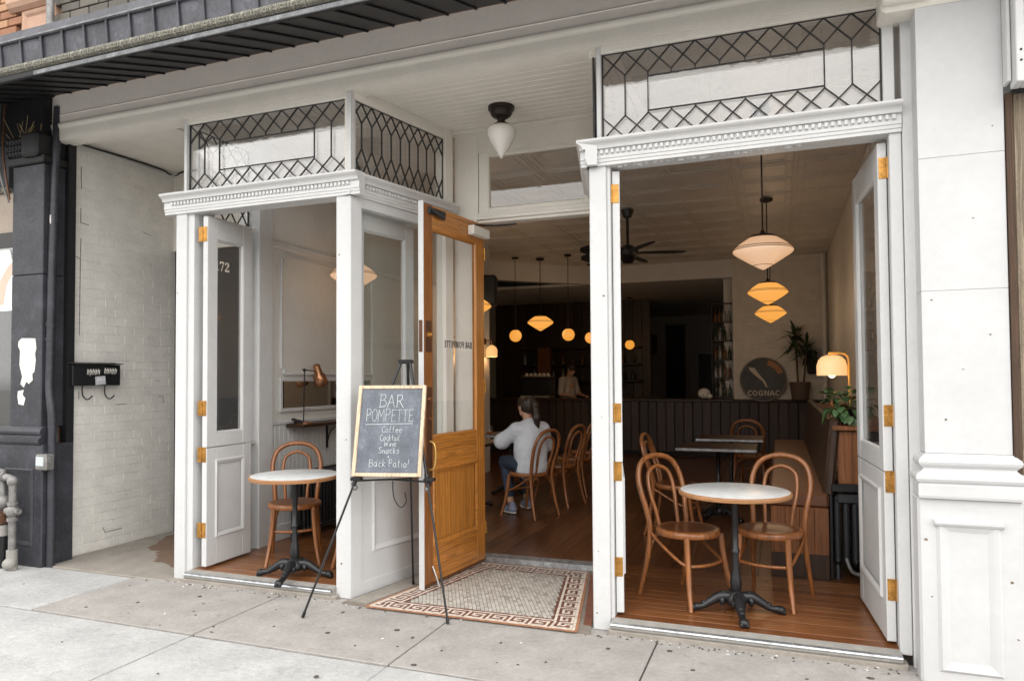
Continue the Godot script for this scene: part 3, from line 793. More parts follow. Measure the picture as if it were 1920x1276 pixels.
	# --- white pier closing the shopfront
	var pr := grp("pilaster", b)
	var prev := 1.13
	for y in [1.945, 2.62, 3.40]:
		put("shaft_block", Geo.new().span(V(2.625, prev + 0.0005, -0.2), V(3.0, y - 0.0005, 0.15), 0.002), M.pier, pr)
		prev = y
	var ring := func(y0: float, y1: float, prof: Array, m: Material, called: String) -> void:
		# moulding wrapped round three sides; profile of (outset, height share)
		var g := Geo.new()
		for q in prof.size() - 1:
			var o0: float = prof[q][0]
			var o1: float = prof[q + 1][0]
			var h0: float = lerpf(y0, y1, prof[q][1])
			var h1: float = lerpf(y0, y1, prof[q + 1][1])
			var lo := [V(2.625 - o0, h0, -0.05), V(2.625 - o0, h0, 0.15 + o0), V(3.0 + o0, h0, 0.15 + o0), V(3.0 + o0, h0, -0.05)]
			var hi := [V(2.625 - o1, h1, -0.05), V(2.625 - o1, h1, 0.15 + o1), V(3.0 + o1, h1, 0.15 + o1), V(3.0 + o1, h1, -0.05)]
			for s in 3: g.quad(lo[s], lo[s + 1], hi[s + 1], hi[s])
		put(called, g, m, pr)
	ring.call(0.91, 1.13, [[0.0, 0.0], [0.034, 0.0], [0.038, 0.06], [0.038, 0.30], [0.034, 0.34], [0.044, 0.38], [0.050, 0.44], [0.049, 0.50], [0.040, 0.56], [0.024, 0.60], [0.014, 0.64], [0.012, 0.68], [0.020, 0.71], [0.030, 0.76], [0.034, 0.82], [0.029, 0.89], [0.016, 0.94], [0.006, 0.97], [0.0, 1.0]], M.pier, "base_moulding")
	put("plinth", Geo.new().span(V(2.585, -0.1, -0.2), V(3.04, 0.915, 0.16), 0.012), M.pier, pr)
	var pb := Geo.new()
	pb.span(V(2.70, 0.10, 0.155), V(2.90, 0.75, 0.166)); 
	put("plinth_panel", bevel_frame(2.665, 2.94, 0.055, 0.80, 0.055, 0.1605, 0.012), M.pier, pr)
	put("panel_cap", mould([[0.16, 0.772], [0.178, 0.776], [0.186, 0.788], [0.186, 0.80], [0.16, 0.806]], 2.655, 2.95), M.pier, pr)
	ring.call(3.40, 3.62, [[0.0, 0.0], [0.012, 0.05], [0.012, 0.22], [0.022, 0.30], [0.035, 0.45], [0.06, 0.55], [0.065, 0.75], [0.09, 0.85], [0.10, 1.0]], M.cream, "capital")
	put("bracket", Geo.new().lathe([Vector2(0.0, 0.0), Vector2(0.035, 0.0), Vector2(0.045, 0.01), Vector2(0.05, 0.02), Vector2(0.05, 0.20), Vector2(0.04, 0.215), Vector2(0.0, 0.218)], 18, Transform3D(Basis(V(0, -1, 0), V(1, 0, 0), V(0, 0, 1)), V(2.47, 3.47, 0.19))).span(V(2.47, 3.40, -0.05), V(2.68, 3.62, 0.17), 0.02), M.cream, pr)
	put("filler", Geo.new().span(V(2.577, 0.0, -0.2), V(2.63, 3.58, 0.012), 0.003), M.white, pr)
	# --- chips where the white paint has come off
	for q in [[2.86, 2.30, 0.1506], [2.92, 1.72, 0.1506], [2.80, 1.55, 0.1506], [2.72, 1.30, 0.1506], [2.95, 2.75, 0.1506], [2.67, 1.9, 0.1506], [2.64, 0.42, 0.1606], [2.98, 0.52, 0.1606], [2.62, 0.7, 0.1606], [3.0, 0.25, 0.1606], [-2.40, 0.30, 0.0006], [-2.39, 1.62, 0.0006], [-2.43, 2.2, 0.0006], [-0.93, 0.24, 0.0016], [-0.89, 1.1, 0.0016], [0.90, 0.47, 0.0006], [0.93, 1.28, 0.0006], [0.95, 2.02, 0.0006], [0.89, 0.10, 0.0006], [-0.95, 2.4, 0.0016]]:
		var cp := PackedVector2Array()
		var sz := rng.randf_range(0.004, 0.011)
		for kk in 7: cp.append(Vector2(cos(TAU * kk / 7), sin(TAU * kk / 7) * 0.7) * sz * rng.randf_range(0.5, 1.2))
		put("paint_chip", Geo.new().extr(cp, 0.0006, Transform3D(Basis.IDENTITY, V(q[0], q[1], q[2]))), M.old_timber, b)
	# --- folding doors
	var lf := leaf(b, V(-2.19, 0, -0.035), PI / 2 + 0.02, 0.50, "", -1.0)
	var num := put("door_number", text_mesh("172", 0.072, 0.0015, true), M.tray_cream, lf)
	num.position = V(0.175, 2.42, 0.0045)
	leaf(b, V(2.487, 0, -0.07), PI / 2 + 0.07, 0.79, "", 1.0)
	leaf(b, V(1.022, 0, -0.05), deg_to_rad(102.6), 0.77, "", -1.0)
	leaf(b, V(-0.957, 0, -0.16), deg_to_rad(77.4), 0.66, "", 1.0)
	return b

# ---------------------------------------------------------------- wooden entrance door, standing open
func build_entry_door(b: Node3D) -> void:
	var hinge := V(-0.365, 0, -1.19)
	var tip := V(-0.472, 0, -0.325)
	var w := hinge.distance_to(tip)
	# local x from hinge to tip; local +z looks to the street side across the porch
	var d := grp("entry_door", b, hinge, atan2(-(tip.z - hinge.z), tip.x - hinge.x))
	d.set_meta("label", "varnished orange wooden door with tall glass, propped open")
	var y0 := 0.045
	var y1 := 2.80
	var fz := 0.024       # wooden face is -z in this frame (towards the camera side)
	put("stile", Geo.new().span(V(0, y0, -0.021), V(0.125, y1, 0.021), 0.002), M.door_wood, d)
	put("stile", Geo.new().span(V(w - 0.115, y0, -0.021), V(w, y1, 0.021), 0.002), M.stile_worn, d, "worn darker stile with bronze plates and pull handle")
	for ry in [[y0, 0.30], [0.86, 1.10], [2.62, y1]]: put("rail", Geo.new().span(V(0.125, ry[0], -0.020), V(w - 0.115, ry[1], 0.020), 0.002), M.door_wood_h, d)
	put("panel", Geo.new().span(V(0.12, 0.295, -0.008), V(w - 0.11, 0.865, 0.008)), M.door_wood, d)
	var pm := Geo.new()
	for s in [-1.0, 1.0]: bevel_frame(0.118, w - 0.108, 0.293, 0.867, 0.04, s * 0.020, s * 0.010, pm)
	put("panel_moulding", pm, M.door_wood_h, d)
	put("pane", Geo.new().span(V(0.12, 1.095, -0.003), V(w - 0.11, 2.625, 0.003)), M.glass, d)
	var gb := Geo.new()
	for s in [-1.0, 1.0]: bevel_frame(0.122, w - 0.112, 1.097, 2.623, 0.014, s * 0.005, s * 0.014, gb)
	put("glazing_bead", gb, M.door_wood, d)
	put("painted_edge", Geo.new().span(V(w, y0 - 0.03, -0.0205), V(w + 0.006, y1 + 0.015, 0.0205), 0.001).span(V(-0.004, y0, 0.0212), V(w + 0.004, y1, 0.026)) if false else Geo.new().span(V(w, y0 - 0.03, -0.0225), V(w + 0.007, y1 + 0.015, 0.0225), 0.002), M.white, d)
	put("bottom_edge", Geo.new().span(V(0.0, y0 - 0.02, -0.018), V(w, y0, 0.018)), M.door_worn, d)
	# furniture on the wooden face
	var s := -1.0
	put("lock_plate", Geo.new().box(V(w - 0.055, 1.83, s * 0.023), V(0.075, 0.23, 0.006), Basis.IDENTITY, 0.002).box(V(w + 0.0075, 1.83, 0), V(0.006, 0.23, 0.030), Basis.IDENTITY, 0.001), M.bronze, d)
	put("thumb_turn", Geo.new().lathe([Vector2(0.0, 0), Vector2(0.024, 0), Vector2(0.024, 0.012), Vector2(0.012, 0.016), Vector2(0.010, 0.032), Vector2(0.0, 0.034)], 12, Transform3D(Basis(V(1, 0, 0), V(0, 0, s), V(0, -s, 0)), V(w - 0.055, 1.84, s * 0.026))), M.brass, d)
	put("push_plate", Geo.new().box(V(w - 0.06, 1.10, s * 0.023), V(0.07, 0.72, 0.005), Basis.IDENTITY, 0.002), M.bronze, d)
	put("lock_cylinder", Geo.new().lathe([Vector2(0.0, 0), Vector2(0.022, 0), Vector2(0.020, 0.016), Vector2(0.0, 0.02)], 12, Transform3D(Basis(V(1, 0, 0), V(0, 0, s), V(0, -s, 0)), V(w - 0.06, 1.37, s * 0.026))), M.copper, d)
	put("lock_cylinder", Geo.new().lathe([Vector2(0.0, 0), Vector2(0.016, 0), Vector2(0.014, 0.012), Vector2(0.0, 0.015)], 12, Transform3D(Basis(V(1, 0, 0), V(0, 0, s), V(0, -s, 0)), V(w - 0.06, 1.23, s * 0.026))), M.copper, d)
	put("pull_handle", Geo.new().tube(spline([V(w - 0.07, 0.86, s * 0.024), V(w - 0.072, 0.875, s * 0.055), V(w - 0.075, 0.93, s * 0.066), V(w - 0.075, 1.0, s * 0.066), V(w - 0.072, 1.05, s * 0.055), V(w - 0.07, 1.065, s * 0.024)], 4), 0.010, 8), M.gold, d)
	put("door_closer", Geo.new().box(V(0.13, 2.71, s * 0.052), V(0.26, 0.075, 0.06), Basis.IDENTITY, 0.006), M.cream, d)
	put("closer_arm", Geo.new().tube([V(0.20, 2.755, s * 0.05), V(0.02, 2.775, s * 0.14), V(-0.02, 2.78, s * 0.32)], 0.008, 6), M.black_metal, d)
	put("top_bracket", Geo.new().box(V(w - 0.16, 2.755, s * 0.03), V(0.22, 0.05, 0.02), Basis.IDENTITY, 0.003).tube([V(w - 0.05, 2.76, s * 0.045), V(w - 0.14, 2.735, s * 0.05), V(w - 0.24, 2.72, s * 0.045)], 0.012, 6), M.iron_grey, d)
	put("door_stop", Geo.new().tube([V(w - 0.10, 0.16, s * 0.022), V(w - 0.10, 0.10, s * 0.05), V(w - 0.11, 0.012, s * 0.075)], 0.008, 6), M.steel, d)
	for y in [0.30, 1.45, 2.55]: put("hinge", Geo.new().tube([V(-0.006, y - 0.05, s * 0.024), V(-0.006, y + 0.05, s * 0.024)], 0.008, 8), M.brass, d)
	# lettering on the glass, facing the other way
	var t := text_mesh("BAR POMPETTE", 0.052, 0.0012)
	var o := put("lettering", t, M.black_soft, d)
	o.position = V(0.36, 1.785, 0.0046)
	o.scale = V(0.78, 1.0, 1.0)
func text_mesh(s: String, h: float, depth: float, serif := false) -> TextMesh:
	var t := TextMesh.new()
	var f := SystemFont.new()
	f.font_names = PackedStringArray(["Droid Serif" if serif else "Droid Sans"])
	f.font_weight = 700
	t.font = f
	t.text = s
	t.font_size = 32
	t.pixel_size = h / 23.0
	t.depth = depth
	t.curve_step = 1.5
	return t
func build_interior(b: Node3D) -> void:
	# --- floors
	var fl := grp("bay_floor", b)
	put("sub_floor", Geo.new().span(V(-4.8, -0.2, -17.2), V(2.9, 0.056, -1.31)).span(V(-2.42, -0.1, -1.4), V(-1.05, 0.056, -0.03)).span(V(1.06, -0.1, -1.4), V(2.9, 0.056, -0.03)), M.joint, fl)
	for sd in 2:
		for i in 14:
			var z1 := -0.021 - 0.0865 * i
			var z0 := z1 - 0.0845
			var xr := -0.96 + 0.2235 * -z1
			var a: float = -2.30 if sd == 0 else -xr + 0.02
			var c: float = xr if sd == 0 else 2.74
			var cut := rng.randf_range(0.35, 0.65)
			var mid := lerpf(a, c, cut)
			for h in 2:
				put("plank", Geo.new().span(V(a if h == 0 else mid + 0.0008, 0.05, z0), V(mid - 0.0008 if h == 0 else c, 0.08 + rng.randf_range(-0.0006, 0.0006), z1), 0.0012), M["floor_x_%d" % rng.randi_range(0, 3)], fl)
	var mf := grp("room_floor", b)
	var x := -2.35
	while x < 2.72:
		var z := -1.234
		while z > -8.95:
			var ln := rng.randf_range(1.4, 2.6)
			var z1 := maxf(z - ln, -8.98)
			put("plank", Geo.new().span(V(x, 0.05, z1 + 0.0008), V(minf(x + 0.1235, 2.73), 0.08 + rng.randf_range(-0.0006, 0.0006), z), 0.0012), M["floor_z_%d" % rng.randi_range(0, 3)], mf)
			z = z1
		x += 0.125
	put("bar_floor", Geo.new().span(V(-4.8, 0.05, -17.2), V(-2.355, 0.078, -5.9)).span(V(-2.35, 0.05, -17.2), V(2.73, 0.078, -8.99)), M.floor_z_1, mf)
	# --- pressed-tin ceiling: one tile built once, placed many times
	var tc := grp("tin_ceiling", b)
	var tg := Geo.new()
	var T := 0.61
	tg.span(V(-T / 2, 0.0, -T / 2), V(T / 2, 0.02, T / 2))
	var fr := func(o: float, w: float, h: float) -> void:
		for s in [[V(-o, 0, -o), V(o, 0, -o)], [V(o, 0, -o), V(o, 0, o)], [V(o, 0, o), V(-o, 0, o)], [V(-o, 0, o), V(-o, 0, -o)]]:
			tg.beam(s[0] + V(0, -h * 0.3, 0), s[1] + V(0, -h * 0.3, 0), w, h, Vector3.UP, w * 0.35)
	fr.call(0.285, 0.016, 0.008); fr.call(0.215, 0.012, 0.007)
	var tm := tg.mesh()
	var z := -0.43
	while z > -9.0:
		for i in 9:
			var cx := 2.43 - T * i
			if z > -1.5 and cx > -1.15 and cx < 1.15: continue
			var t := put("tile", tm, M.tin, tc)
			t.position = V(cx, 3.625, z)
		z -= T
	put("ceiling_deck", Geo.new().span(V(-4.9, 3.648, -17.3), V(2.95, 3.90, -0.125)), M.tin, tc)
	put("ceiling_edge", Geo.new().span(V(-2.35, 3.56, -0.2), V(-0.98, 3.65, -0.09)).span(V(0.98, 3.56, -0.2), V(2.74, 3.65, -0.09)), M.wall_paint, tc)
	# --- walls
	var wl := grp("panelled_wall", b)
	put("plaster", Geo.new().span(V(-2.48, 0.0, -6.0), V(-2.305, 3.66, -0.80)), M.wall_paint, wl)
	put("corner_post", Geo.new().span(V(-2.47, 0.05, -0.90), V(-2.255, 3.63, -0.72), 0.006), M.white, wl)
	for i in 34:   # bead boards of the dado
		var zz := -0.91 - 0.062 * i
		put("bead_board", Geo.new().span(V(-2.31, 0.08, zz - 0.060), V(-2.293, 1.13, zz), 0.004), M.white, wl)
	put("skirting", Geo.new().span(V(-2.31, 0.08, -3.1), V(-2.275, 0.22, -0.905), 0.005), M.white, wl)
	put("picture_rail", Geo.new().add(mould([[0.0, 2.70], [0.014, 2.705], [0.02, 2.73], [0.036, 2.745], [0.036, 2.765], [0.0, 2.77]], 0.0, 4.2), Transform3D(Basis(Vector3.UP, PI / 2), V(-2.305, 0, -0.90))), M.white, wl)
	put("dado_rail", Geo.new().span(V(-2.31, 1.115, -3.1), V(-2.282, 1.145, -0.905), 0.004), M.white, wl)
	# large wall panel with notched corners
	var pp := [[-1.06, 1.63], [-1.06, 2.62], [-1.10, 2.62], [-1.10, 2.67], [-2.6, 2.67], [-2.6, 1.57], [-1.10, 1.57], [-1.10, 1.63]]
	var pg := Geo.new()
	for i in pp.size():
		var p: Array = pp[i]
		var q: Array = pp[(i + 1) % pp.size()]
		pg.beam(V(-2.300, p[1], p[0]), V(-2.300, q[1], q[0]), 0.022, 0.030, V(1, 0, 0), 0.006)
	put("wall_moulding", pg, M.white, wl)
	# return of the bay on the recess side: post, dado, side light, leaded light over it
	var rt := grp("side_light", b, V(-2.37, 0, -0.13), PI / 2)
	put("frame", frame4(0.0, 0.60, 1.0, 2.80, 0.07, 0.06, 0.05, 0.10, 0, 0.10), M.white, rt)
	put("pane", Geo.new().span(V(0.07, 1.05, -0.003), V(0.54, 2.70, 0.003)), M.glass, rt)
	put("dado", Geo.new().span(V(0, 0.02, -0.06), V(0.60, 0.97, 0.03), 0.003).span(V(0, 0.97, -0.06), V(0.60, 1.003, 0.085), 0.006), M.white, rt)
	put("dado_moulding", bevel_frame(0.36, 0.57, 0.26, 0.88, 0.035, 0.03, 0.014), M.trim, rt)
	put("head", Geo.new().span(V(0, 2.80, -0.06), V(0.60, 2.84, 0.05)), M.cream, rt)
	put("head", Geo.new().span(V(0, 3.514, -0.06), V(0.60, 3.65, 0.05)), M.cream, rt)
	leaded(rt, 0.02, 0.58, 2.84, 3.514, 4, true, 0.0)
	var rw := grp("party_wall", b)
	put("plaster", Geo.new().span(V(2.735, -0.1, -9.4), V(2.95, 3.66, -0.15)), M.wall_brick, rw)
	put("front_return", Geo.new().span(V(2.52, 0.05, -0.30), V(2.74, 3.65, -0.205)), M.wall_paint, rw)
	for row in 34:   # rough painted bricks next to the bay
		var y := 1.0 + row * 0.077
		var z2 := -0.45 - (0.1 if row % 2 else 0.0)
		while z2 > -2.9:
			put("brick", Geo.new().box(V(2.735, y + 0.035, z2 - 0.1), V(0.016 + rng.randf_range(0, 0.010), 0.066, 0.196), Basis(Vector3.UP, rng.randfn(0, 0.02)), 0.004), M["brick_white_%d" % rng.randi_range(0, 2)], rw)
			z2 -= 0.21 * (2.0 if z2 < -2.0 else 1.0)
	put("corner_pipe", Geo.new().tube([V(2.66, 0.1, -8.85), V(2.66, 3.60, -8.85)], 0.04, 10), M.wall_paint, rw)
	# --- end of the room: pier, bulkhead, lower ceiling, dark bar area behind
	var ew := grp("end_wall", b)
	put("pier", Geo.new().span(V(1.17, 1.0, -9.3), V(2.74, 3.66, -9.02)), M.wall_brick, ew)
	for row in 30:
		put("course", Geo.new().span(V(1.171, 1.15 + row * 0.08, -9.021), V(2.735, 1.222 + row * 0.08, -9.016 + rng.randf_range(-0.001, 0.001)), 0.002), M.wall_brick, ew)
	put("bulkhead", Geo.new().span(V(-1.40, 3.30, -9.15), V(1.175, 3.66, -9.0)).beam(V(-1.38, 3.48, -9.07), V(-3.6, 3.48, -6.9), 0.15, 0.36), M.wall_paint, ew)
	put("low_ceiling", Geo.new().span(V(-4.8, 3.31, -17.1), V(1.3, 3.36, -9.1)), M.wall_paint, ew)
	put("far_wall", Geo.new().span(V(-4.9, 0.0, -17.3), V(2.95, 3.66, -17.0)), M.wall_paint, ew)
	put("outer_wall", Geo.new().span(V(-5.0, 0.0, -17.2), V(-4.6, 3.66, -5.8)).span(V(-4.9, 0.0, -6.05), V(-2.31, 3.66, -5.85)), M.wall_paint, ew)
	for i in 19: put("clad_board", Geo.new().span(V(-4.6 + 0.2 * i, 0.05, -12.02), V(-4.6 + 0.2 * i + 0.196, 3.31, -11.98 + rng.randf_range(-0.004, 0.004)), 0.004), M["panel_wood_%d" % rng.randi_range(0, 2)], ew)
	put("bar_side_wall", Geo.new().span(V(1.0, 0.0, -17.2), V(1.18, 3.35, -9.3)), M.wall_paint, ew)
	put("back_door", Geo.new().span(V(-1.20, 0.05, -17.0), V(-0.635, 3.05, -16.96), 0.005).span(V(-0.257, 0.05, -17.0), V(0.172, 2.19, -16.95), 0.005), M.shop_dark, ew)
	put("door_casing", Geo.new().span(V(-1.33, 0.05, -17.0), V(-1.20, 3.15, -16.94), 0.005).span(V(-0.635, 0.05, -17.0), V(-0.53, 3.15, -16.94), 0.005), M.wall_paint, ew)

# ---------------------------------------------------------------- mosaic in the porch
const KEY := ["11111110", "10000010", "10111010", "10100010", "10111110", "10000000"]
func build_mosaic() -> void:
	var mo := thing("doorstep_mosaic", "mosaic doorstep with brown and cream Greek key border", "mosaic", V(0, 0, 0))
	var P := [Vector2(-0.668, 0.135), Vector2(0.80, 0.122), Vector2(0.535, -1.185), Vector2(-0.388, -1.185)]   # front left, front right, back right, back left
	# slab and red tiles outside the border
	var bed := PackedVector2Array()
	for q in [Vector2(-0.86, 0.10), Vector2(0.87, 0.10), Vector2(0.62, -1.19), Vector2(-0.60, -1.19)]: bed.append(Vector2(q.x, -q.y))
	var flat := Transform3D(Basis(V(1, 0, 0), V(0, 0, -1), V(0, 1, 0)), V(0, 0.0, 0))
	put("bed", Geo.new().extr(bed, 0.060, Transform3D(flat.basis, V(0, -0.05, 0))), M.mosaic_bed, mo)
	var rs := PackedVector2Array()
	for q in [Vector2(0.80, -0.02), Vector2(0.85, -0.02), Vector2(0.63, -1.12), Vector2(0.56, -1.12)]: rs.append(Vector2(q.x, -q.y))
	put("red_strip", Geo.new().extr(rs, 0.006, Transform3D(flat.basis, V(0, 0.0105, 0))), M.red_tile, mo)
	var rs2 := PackedVector2Array()
	for q in [Vector2(-0.83, 0.06), Vector2(-0.68, 0.07), Vector2(-0.43, -1.12), Vector2(-0.60, -1.12)]: rs2.append(Vector2(q.x, -q.y))
	put("red_strip", Geo.new().extr(rs2, 0.004, Transform3D(flat.basis, V(0, 0.0105, 0))), M.recess_floor, mo)
	var xf: Array = []
	var col: Array = []
	var cream := Color(0.64, 0.545, 0.47)
	var brown := Color(0.15, 0.065, 0.042)
	var ochre := Color(0.36, 0.165, 0.085)
	var t := 0.0178
	var cells := 10   # ochre edge, cream line, six rows of key, cream line, brown line
	var tile := func(c: Vector2, ang: float, s: Vector2, k: Color) -> void:
		var v := rng.randf_range(0.80, 1.12)
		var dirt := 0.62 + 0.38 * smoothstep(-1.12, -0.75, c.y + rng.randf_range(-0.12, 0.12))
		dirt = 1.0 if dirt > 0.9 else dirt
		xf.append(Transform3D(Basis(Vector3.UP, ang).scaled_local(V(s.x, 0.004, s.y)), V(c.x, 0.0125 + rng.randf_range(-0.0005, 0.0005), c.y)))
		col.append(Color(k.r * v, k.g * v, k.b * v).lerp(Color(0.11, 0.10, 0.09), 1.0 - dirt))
	for e in 4:
		var a: Vector2 = P[e]
		var c: Vector2 = P[(e + 1) % 4]
		var dir := (c - a).normalized()
		var inw := Vector2(dir.y, -dir.x)
		if e == 0: inw = Vector2(dir.y, -dir.x)
		var mid: Vector2 = (P[0] + P[1] + P[2] + P[3]) / 4.0
		if inw.dot(mid - a) < 0: inw = -inw
		var n := int(a.distance_to(c) / t)
		var nxt: Vector2 = (P[(e + 2) % 4] - c).normalized()
		var prv: Vector2 = (P[(e + 3) % 4] - a).normalized()
		for i in n:
			for r in cells:
				var q := a + dir * ((i + 0.5) * t) + inw * ((r + 0.5) * t)
				# mitre: keep what is nearer to this edge than to its neighbours
				var d0 := (q - a).dot(inw)
				var in_n := Vector2(nxt.y, -nxt.x)
				if in_n.dot(mid - c) < 0: in_n = -in_n
				var in_p := Vector2(prv.y, -prv.x)
				if in_p.dot(mid - a) < 0: in_p = -in_p
				if (q - c).dot(in_n) < d0 - 0.0005 or (q - a).dot(in_p) < d0: continue
				var k := cream
				if r == 0: k = ochre
				elif r == 9: k = brown
				elif r >= 2 and r <= 7: k = cream if KEY[r - 2][i % 8] == "1" else brown
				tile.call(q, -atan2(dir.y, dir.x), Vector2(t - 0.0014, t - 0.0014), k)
	# field: long cream tiles laid on the diagonal
	var inner := PackedVector2Array()
	var o := 0.0178 * 10.2
	for e in 4:
		var a: Vector2 = P[e]
		var mid2: Vector2 = (P[0] + P[1] + P[2] + P[3]) / 4.0
		var pd: Vector2 = (P[(e + 3) % 4] - a).normalized()
		var nd: Vector2 = (P[(e + 1) % 4] - a).normalized()
		inner.append(a + (pd + nd) * (o / absf(pd.cross(nd))))
	var ang := 0.47      # courses of small oblong tiles laid on the slant
	for i in range(-60, 61):
		for j in range(-50, 51):
			var q := Vector2(0.06, -0.5) + Vector2(i * 0.0255, (j + 0.5 * (i & 1)) * 0.034).rotated(-ang)
			if not Geometry2D.is_point_in_polygon(q, inner): continue
			var k := Color(0.47, 0.435, 0.39)
			if rng.randf() < 0.12: k = Color(0.34, 0.31, 0.27)
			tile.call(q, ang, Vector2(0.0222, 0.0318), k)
	var mm := MultiMesh.new()
	mm.transform_format = MultiMesh.TRANSFORM_3D
	mm.use_colors = true
	mm.mesh = Geo.new().box(Vector3.ZERO, Vector3.ONE).mesh()
	mm.instance_count = xf.size()
	for i in xf.size():
		mm.set_instance_transform(i, xf[i]); mm.set_instance_color(i, col[i])
	var mi := MultiMeshInstance3D.new()
	mi.name = "tesserae"
	mi.multimesh = mm
	mi.material_override = M.tile_white
	mo.add_child(mi)
	stuff(mi)
# ---------------------------------------------------------------- furniture
func make_chair(label: String, at: Vector3, turn: float) -> Node3D:
	var t := thing("bentwood_chair", label, "chair", at, turn, "bentwood cafe chairs")
	put("seat", Geo.new().lathe([Vector2(0, 0.438), Vector2(0.17, 0.438), Vector2(0.188, 0.446), Vector2(0.186, 0.458), Vector2(0.165, 0.463), Vector2(0.10, 0.457), Vector2(0, 0.455)], 24, Transform3D(Basis.IDENTITY, V(0, 0, 0.01))), M.seat_wood, t)
	put("seat_ring", Geo.new().lathe([Vector2(0.18, 0.418), Vector2(0.200, 0.418), Vector2(0.207, 0.426), Vector2(0.207, 0.450), Vector2(0.200, 0.459), Vector2(0.184, 0.461), Vector2(0.18, 0.455)], 28, Transform3D(Basis.IDENTITY, V(0, 0, 0.01))), M.bent_wood, t)
	var half := [V(0.195, 0.0, -0.245), V(0.183, 0.15, -0.205), V(0.172, 0.30, -0.178), V(0.166, 0.44, -0.168), V(0.176, 0.56, -0.190), V(0.192, 0.67, -0.222), V(0.190, 0.76, -0.250), V(0.155, 0.845, -0.275), V(0.085, 0.890, -0.288), V(0.0, 0.902, -0.292)]
	var full: Array = half.duplicate()
	for i in range(half.size() - 2, -1, -1): full.append(V(-half[i].x, half[i].y, half[i].z))
	var fs := spline(full, 4)
	var rr: Array = []
	for q in fs: rr.append(lerpf(0.013, 0.0185, clampf(q.y / 0.3, 0, 1)))
	put("back_frame", Geo.new().tube(fs, rr, 8), M.bent_wood, t)
	var il := [V(0.085, 0.44, -0.165), V(0.092, 0.54, -0.187), V(0.108, 0.65, -0.222), V(0.106, 0.74, -0.248), V(0.080, 0.80, -0.266), V(0.0, 0.832, -0.276)]
	var ifull: Array = il.duplicate()
	for i in range(il.size() - 2, -1, -1): ifull.append(V(-il[i].x, il[i].y, il[i].z))
	put("back_loop", Geo.new().tube(spline(ifull, 4), 0.0135, 8), M.bent_wood, t)
	for s in [-1.0, 1.0]:
		put("leg", Geo.new().tube(spline([V(s * 0.150, 0.43, 0.150), V(s * 0.158, 0.30, 0.165), V(s * 0.175, 0.14, 0.190), V(s * 0.200, 0.0, 0.228)], 4), [0.019, 0.019, 0.019, 0.0185, 0.0185, 0.018, 0.018, 0.0175, 0.0165, 0.016, 0.015, 0.014, 0.013], 8), M.bent_wood, t)
	put("stretcher", Geo.new().tube(spline([V(0.168, 0.415, -0.155), V(0.176, 0.385, -0.10), V(0.170, 0.31, 0.03), V(0.158, 0.262, 0.14), V(0.10, 0.255, 0.178), V(0.0, 0.253, 0.192), V(-0.10, 0.255, 0.178), V(-0.158, 0.262, 0.14), V(-0.170, 0.31, 0.03), V(-0.176, 0.385, -0.10), V(-0.168, 0.415, -0.155)], 4), 0.0112, 7), M.bent_wood, t)
	put("rear_arch", Geo.new().tube(spline([V(0.172, 0.24, -0.180), V(0.160, 0.32, -0.170), V(0.11, 0.395, -0.16), V(0.0, 0.415, -0.155), V(-0.11, 0.395, -0.16), V(-0.160, 0.32, -0.170), V(-0.172, 0.24, -0.180)], 4), 0.0112, 7), M.bent_wood, t)
	return t
func iron_base(t: Node3D, h: float, turn: float) -> void:
	put("column", Geo.new().lathe([Vector2(0.026, 0.13), Vector2(0.032, 0.15), Vector2(0.036, 0.18), Vector2(0.030, 0.22), Vector2(0.022, 0.26), Vector2(0.019, 0.36), Vector2(0.026, 0.365), Vector2(0.026, 0.385), Vector2(0.020, 0.39), Vector2(0.018, 0.53), Vector2(0.021, 0.535), Vector2(0.021, h - 0.05), Vector2(0.03, h - 0.04), Vector2(0.055, h - 0.025), Vector2(0.0, h - 0.025)], 14), M.iron, t)
	put("hub", Geo.new().lathe([Vector2(0.0, 0.045), Vector2(0.055, 0.05), Vector2(0.070, 0.075), Vector2(0.062, 0.105), Vector2(0.040, 0.125), Vector2(0.032, 0.135), Vector2(0, 0.136)], 14), M.iron, t)
	for i in 4:
		var d := V(cos(turn + i * PI / 2), 0, sin(turn + i * PI / 2))
		var g := Geo.new().tube(spline([d * 0.03 + V(0, 0.095, 0), d * 0.09 + V(0, 0.098, 0), d * 0.15 + V(0, 0.066, 0), d * 0.20 + V(0, 0.036, 0), d * 0.245 + V(0, 0.030, 0)], 4), [0.034, 0.034, 0.033, 0.033, 0.032, 0.031, 0.030, 0.028, 0.026, 0.025, 0.023, 0.021, 0.019, 0.018, 0.020, 0.022, 0.022], 8)
		g.ball(d * 0.262 + V(0, 0.026, 0), V(0.030, 0.026, 0.030), 9, 6)
		var sd := d.cross(Vector3.UP)
		for k in [-1.0, 0.0, 1.0]: g.ball(d * 0.278 + sd * (0.016 * k) + V(0, 0.016, 0), V(0.012, 0.016, 0.012), 6, 5)
		for k in 5: g.ball(d * (0.075 + 0.03 * k) + V(0, 0.122 - 0.016 * k, 0), V(0.016, 0.013, 0.016), 6, 4)
		for s in [-1.0, 1.0]: g.ball(d * 0.085 + sd * (0.024 * s) + V(0, 0.075, 0), V(0.02, 0.028, 0.02), 7, 5)
		put("foot", g, M.iron, t)
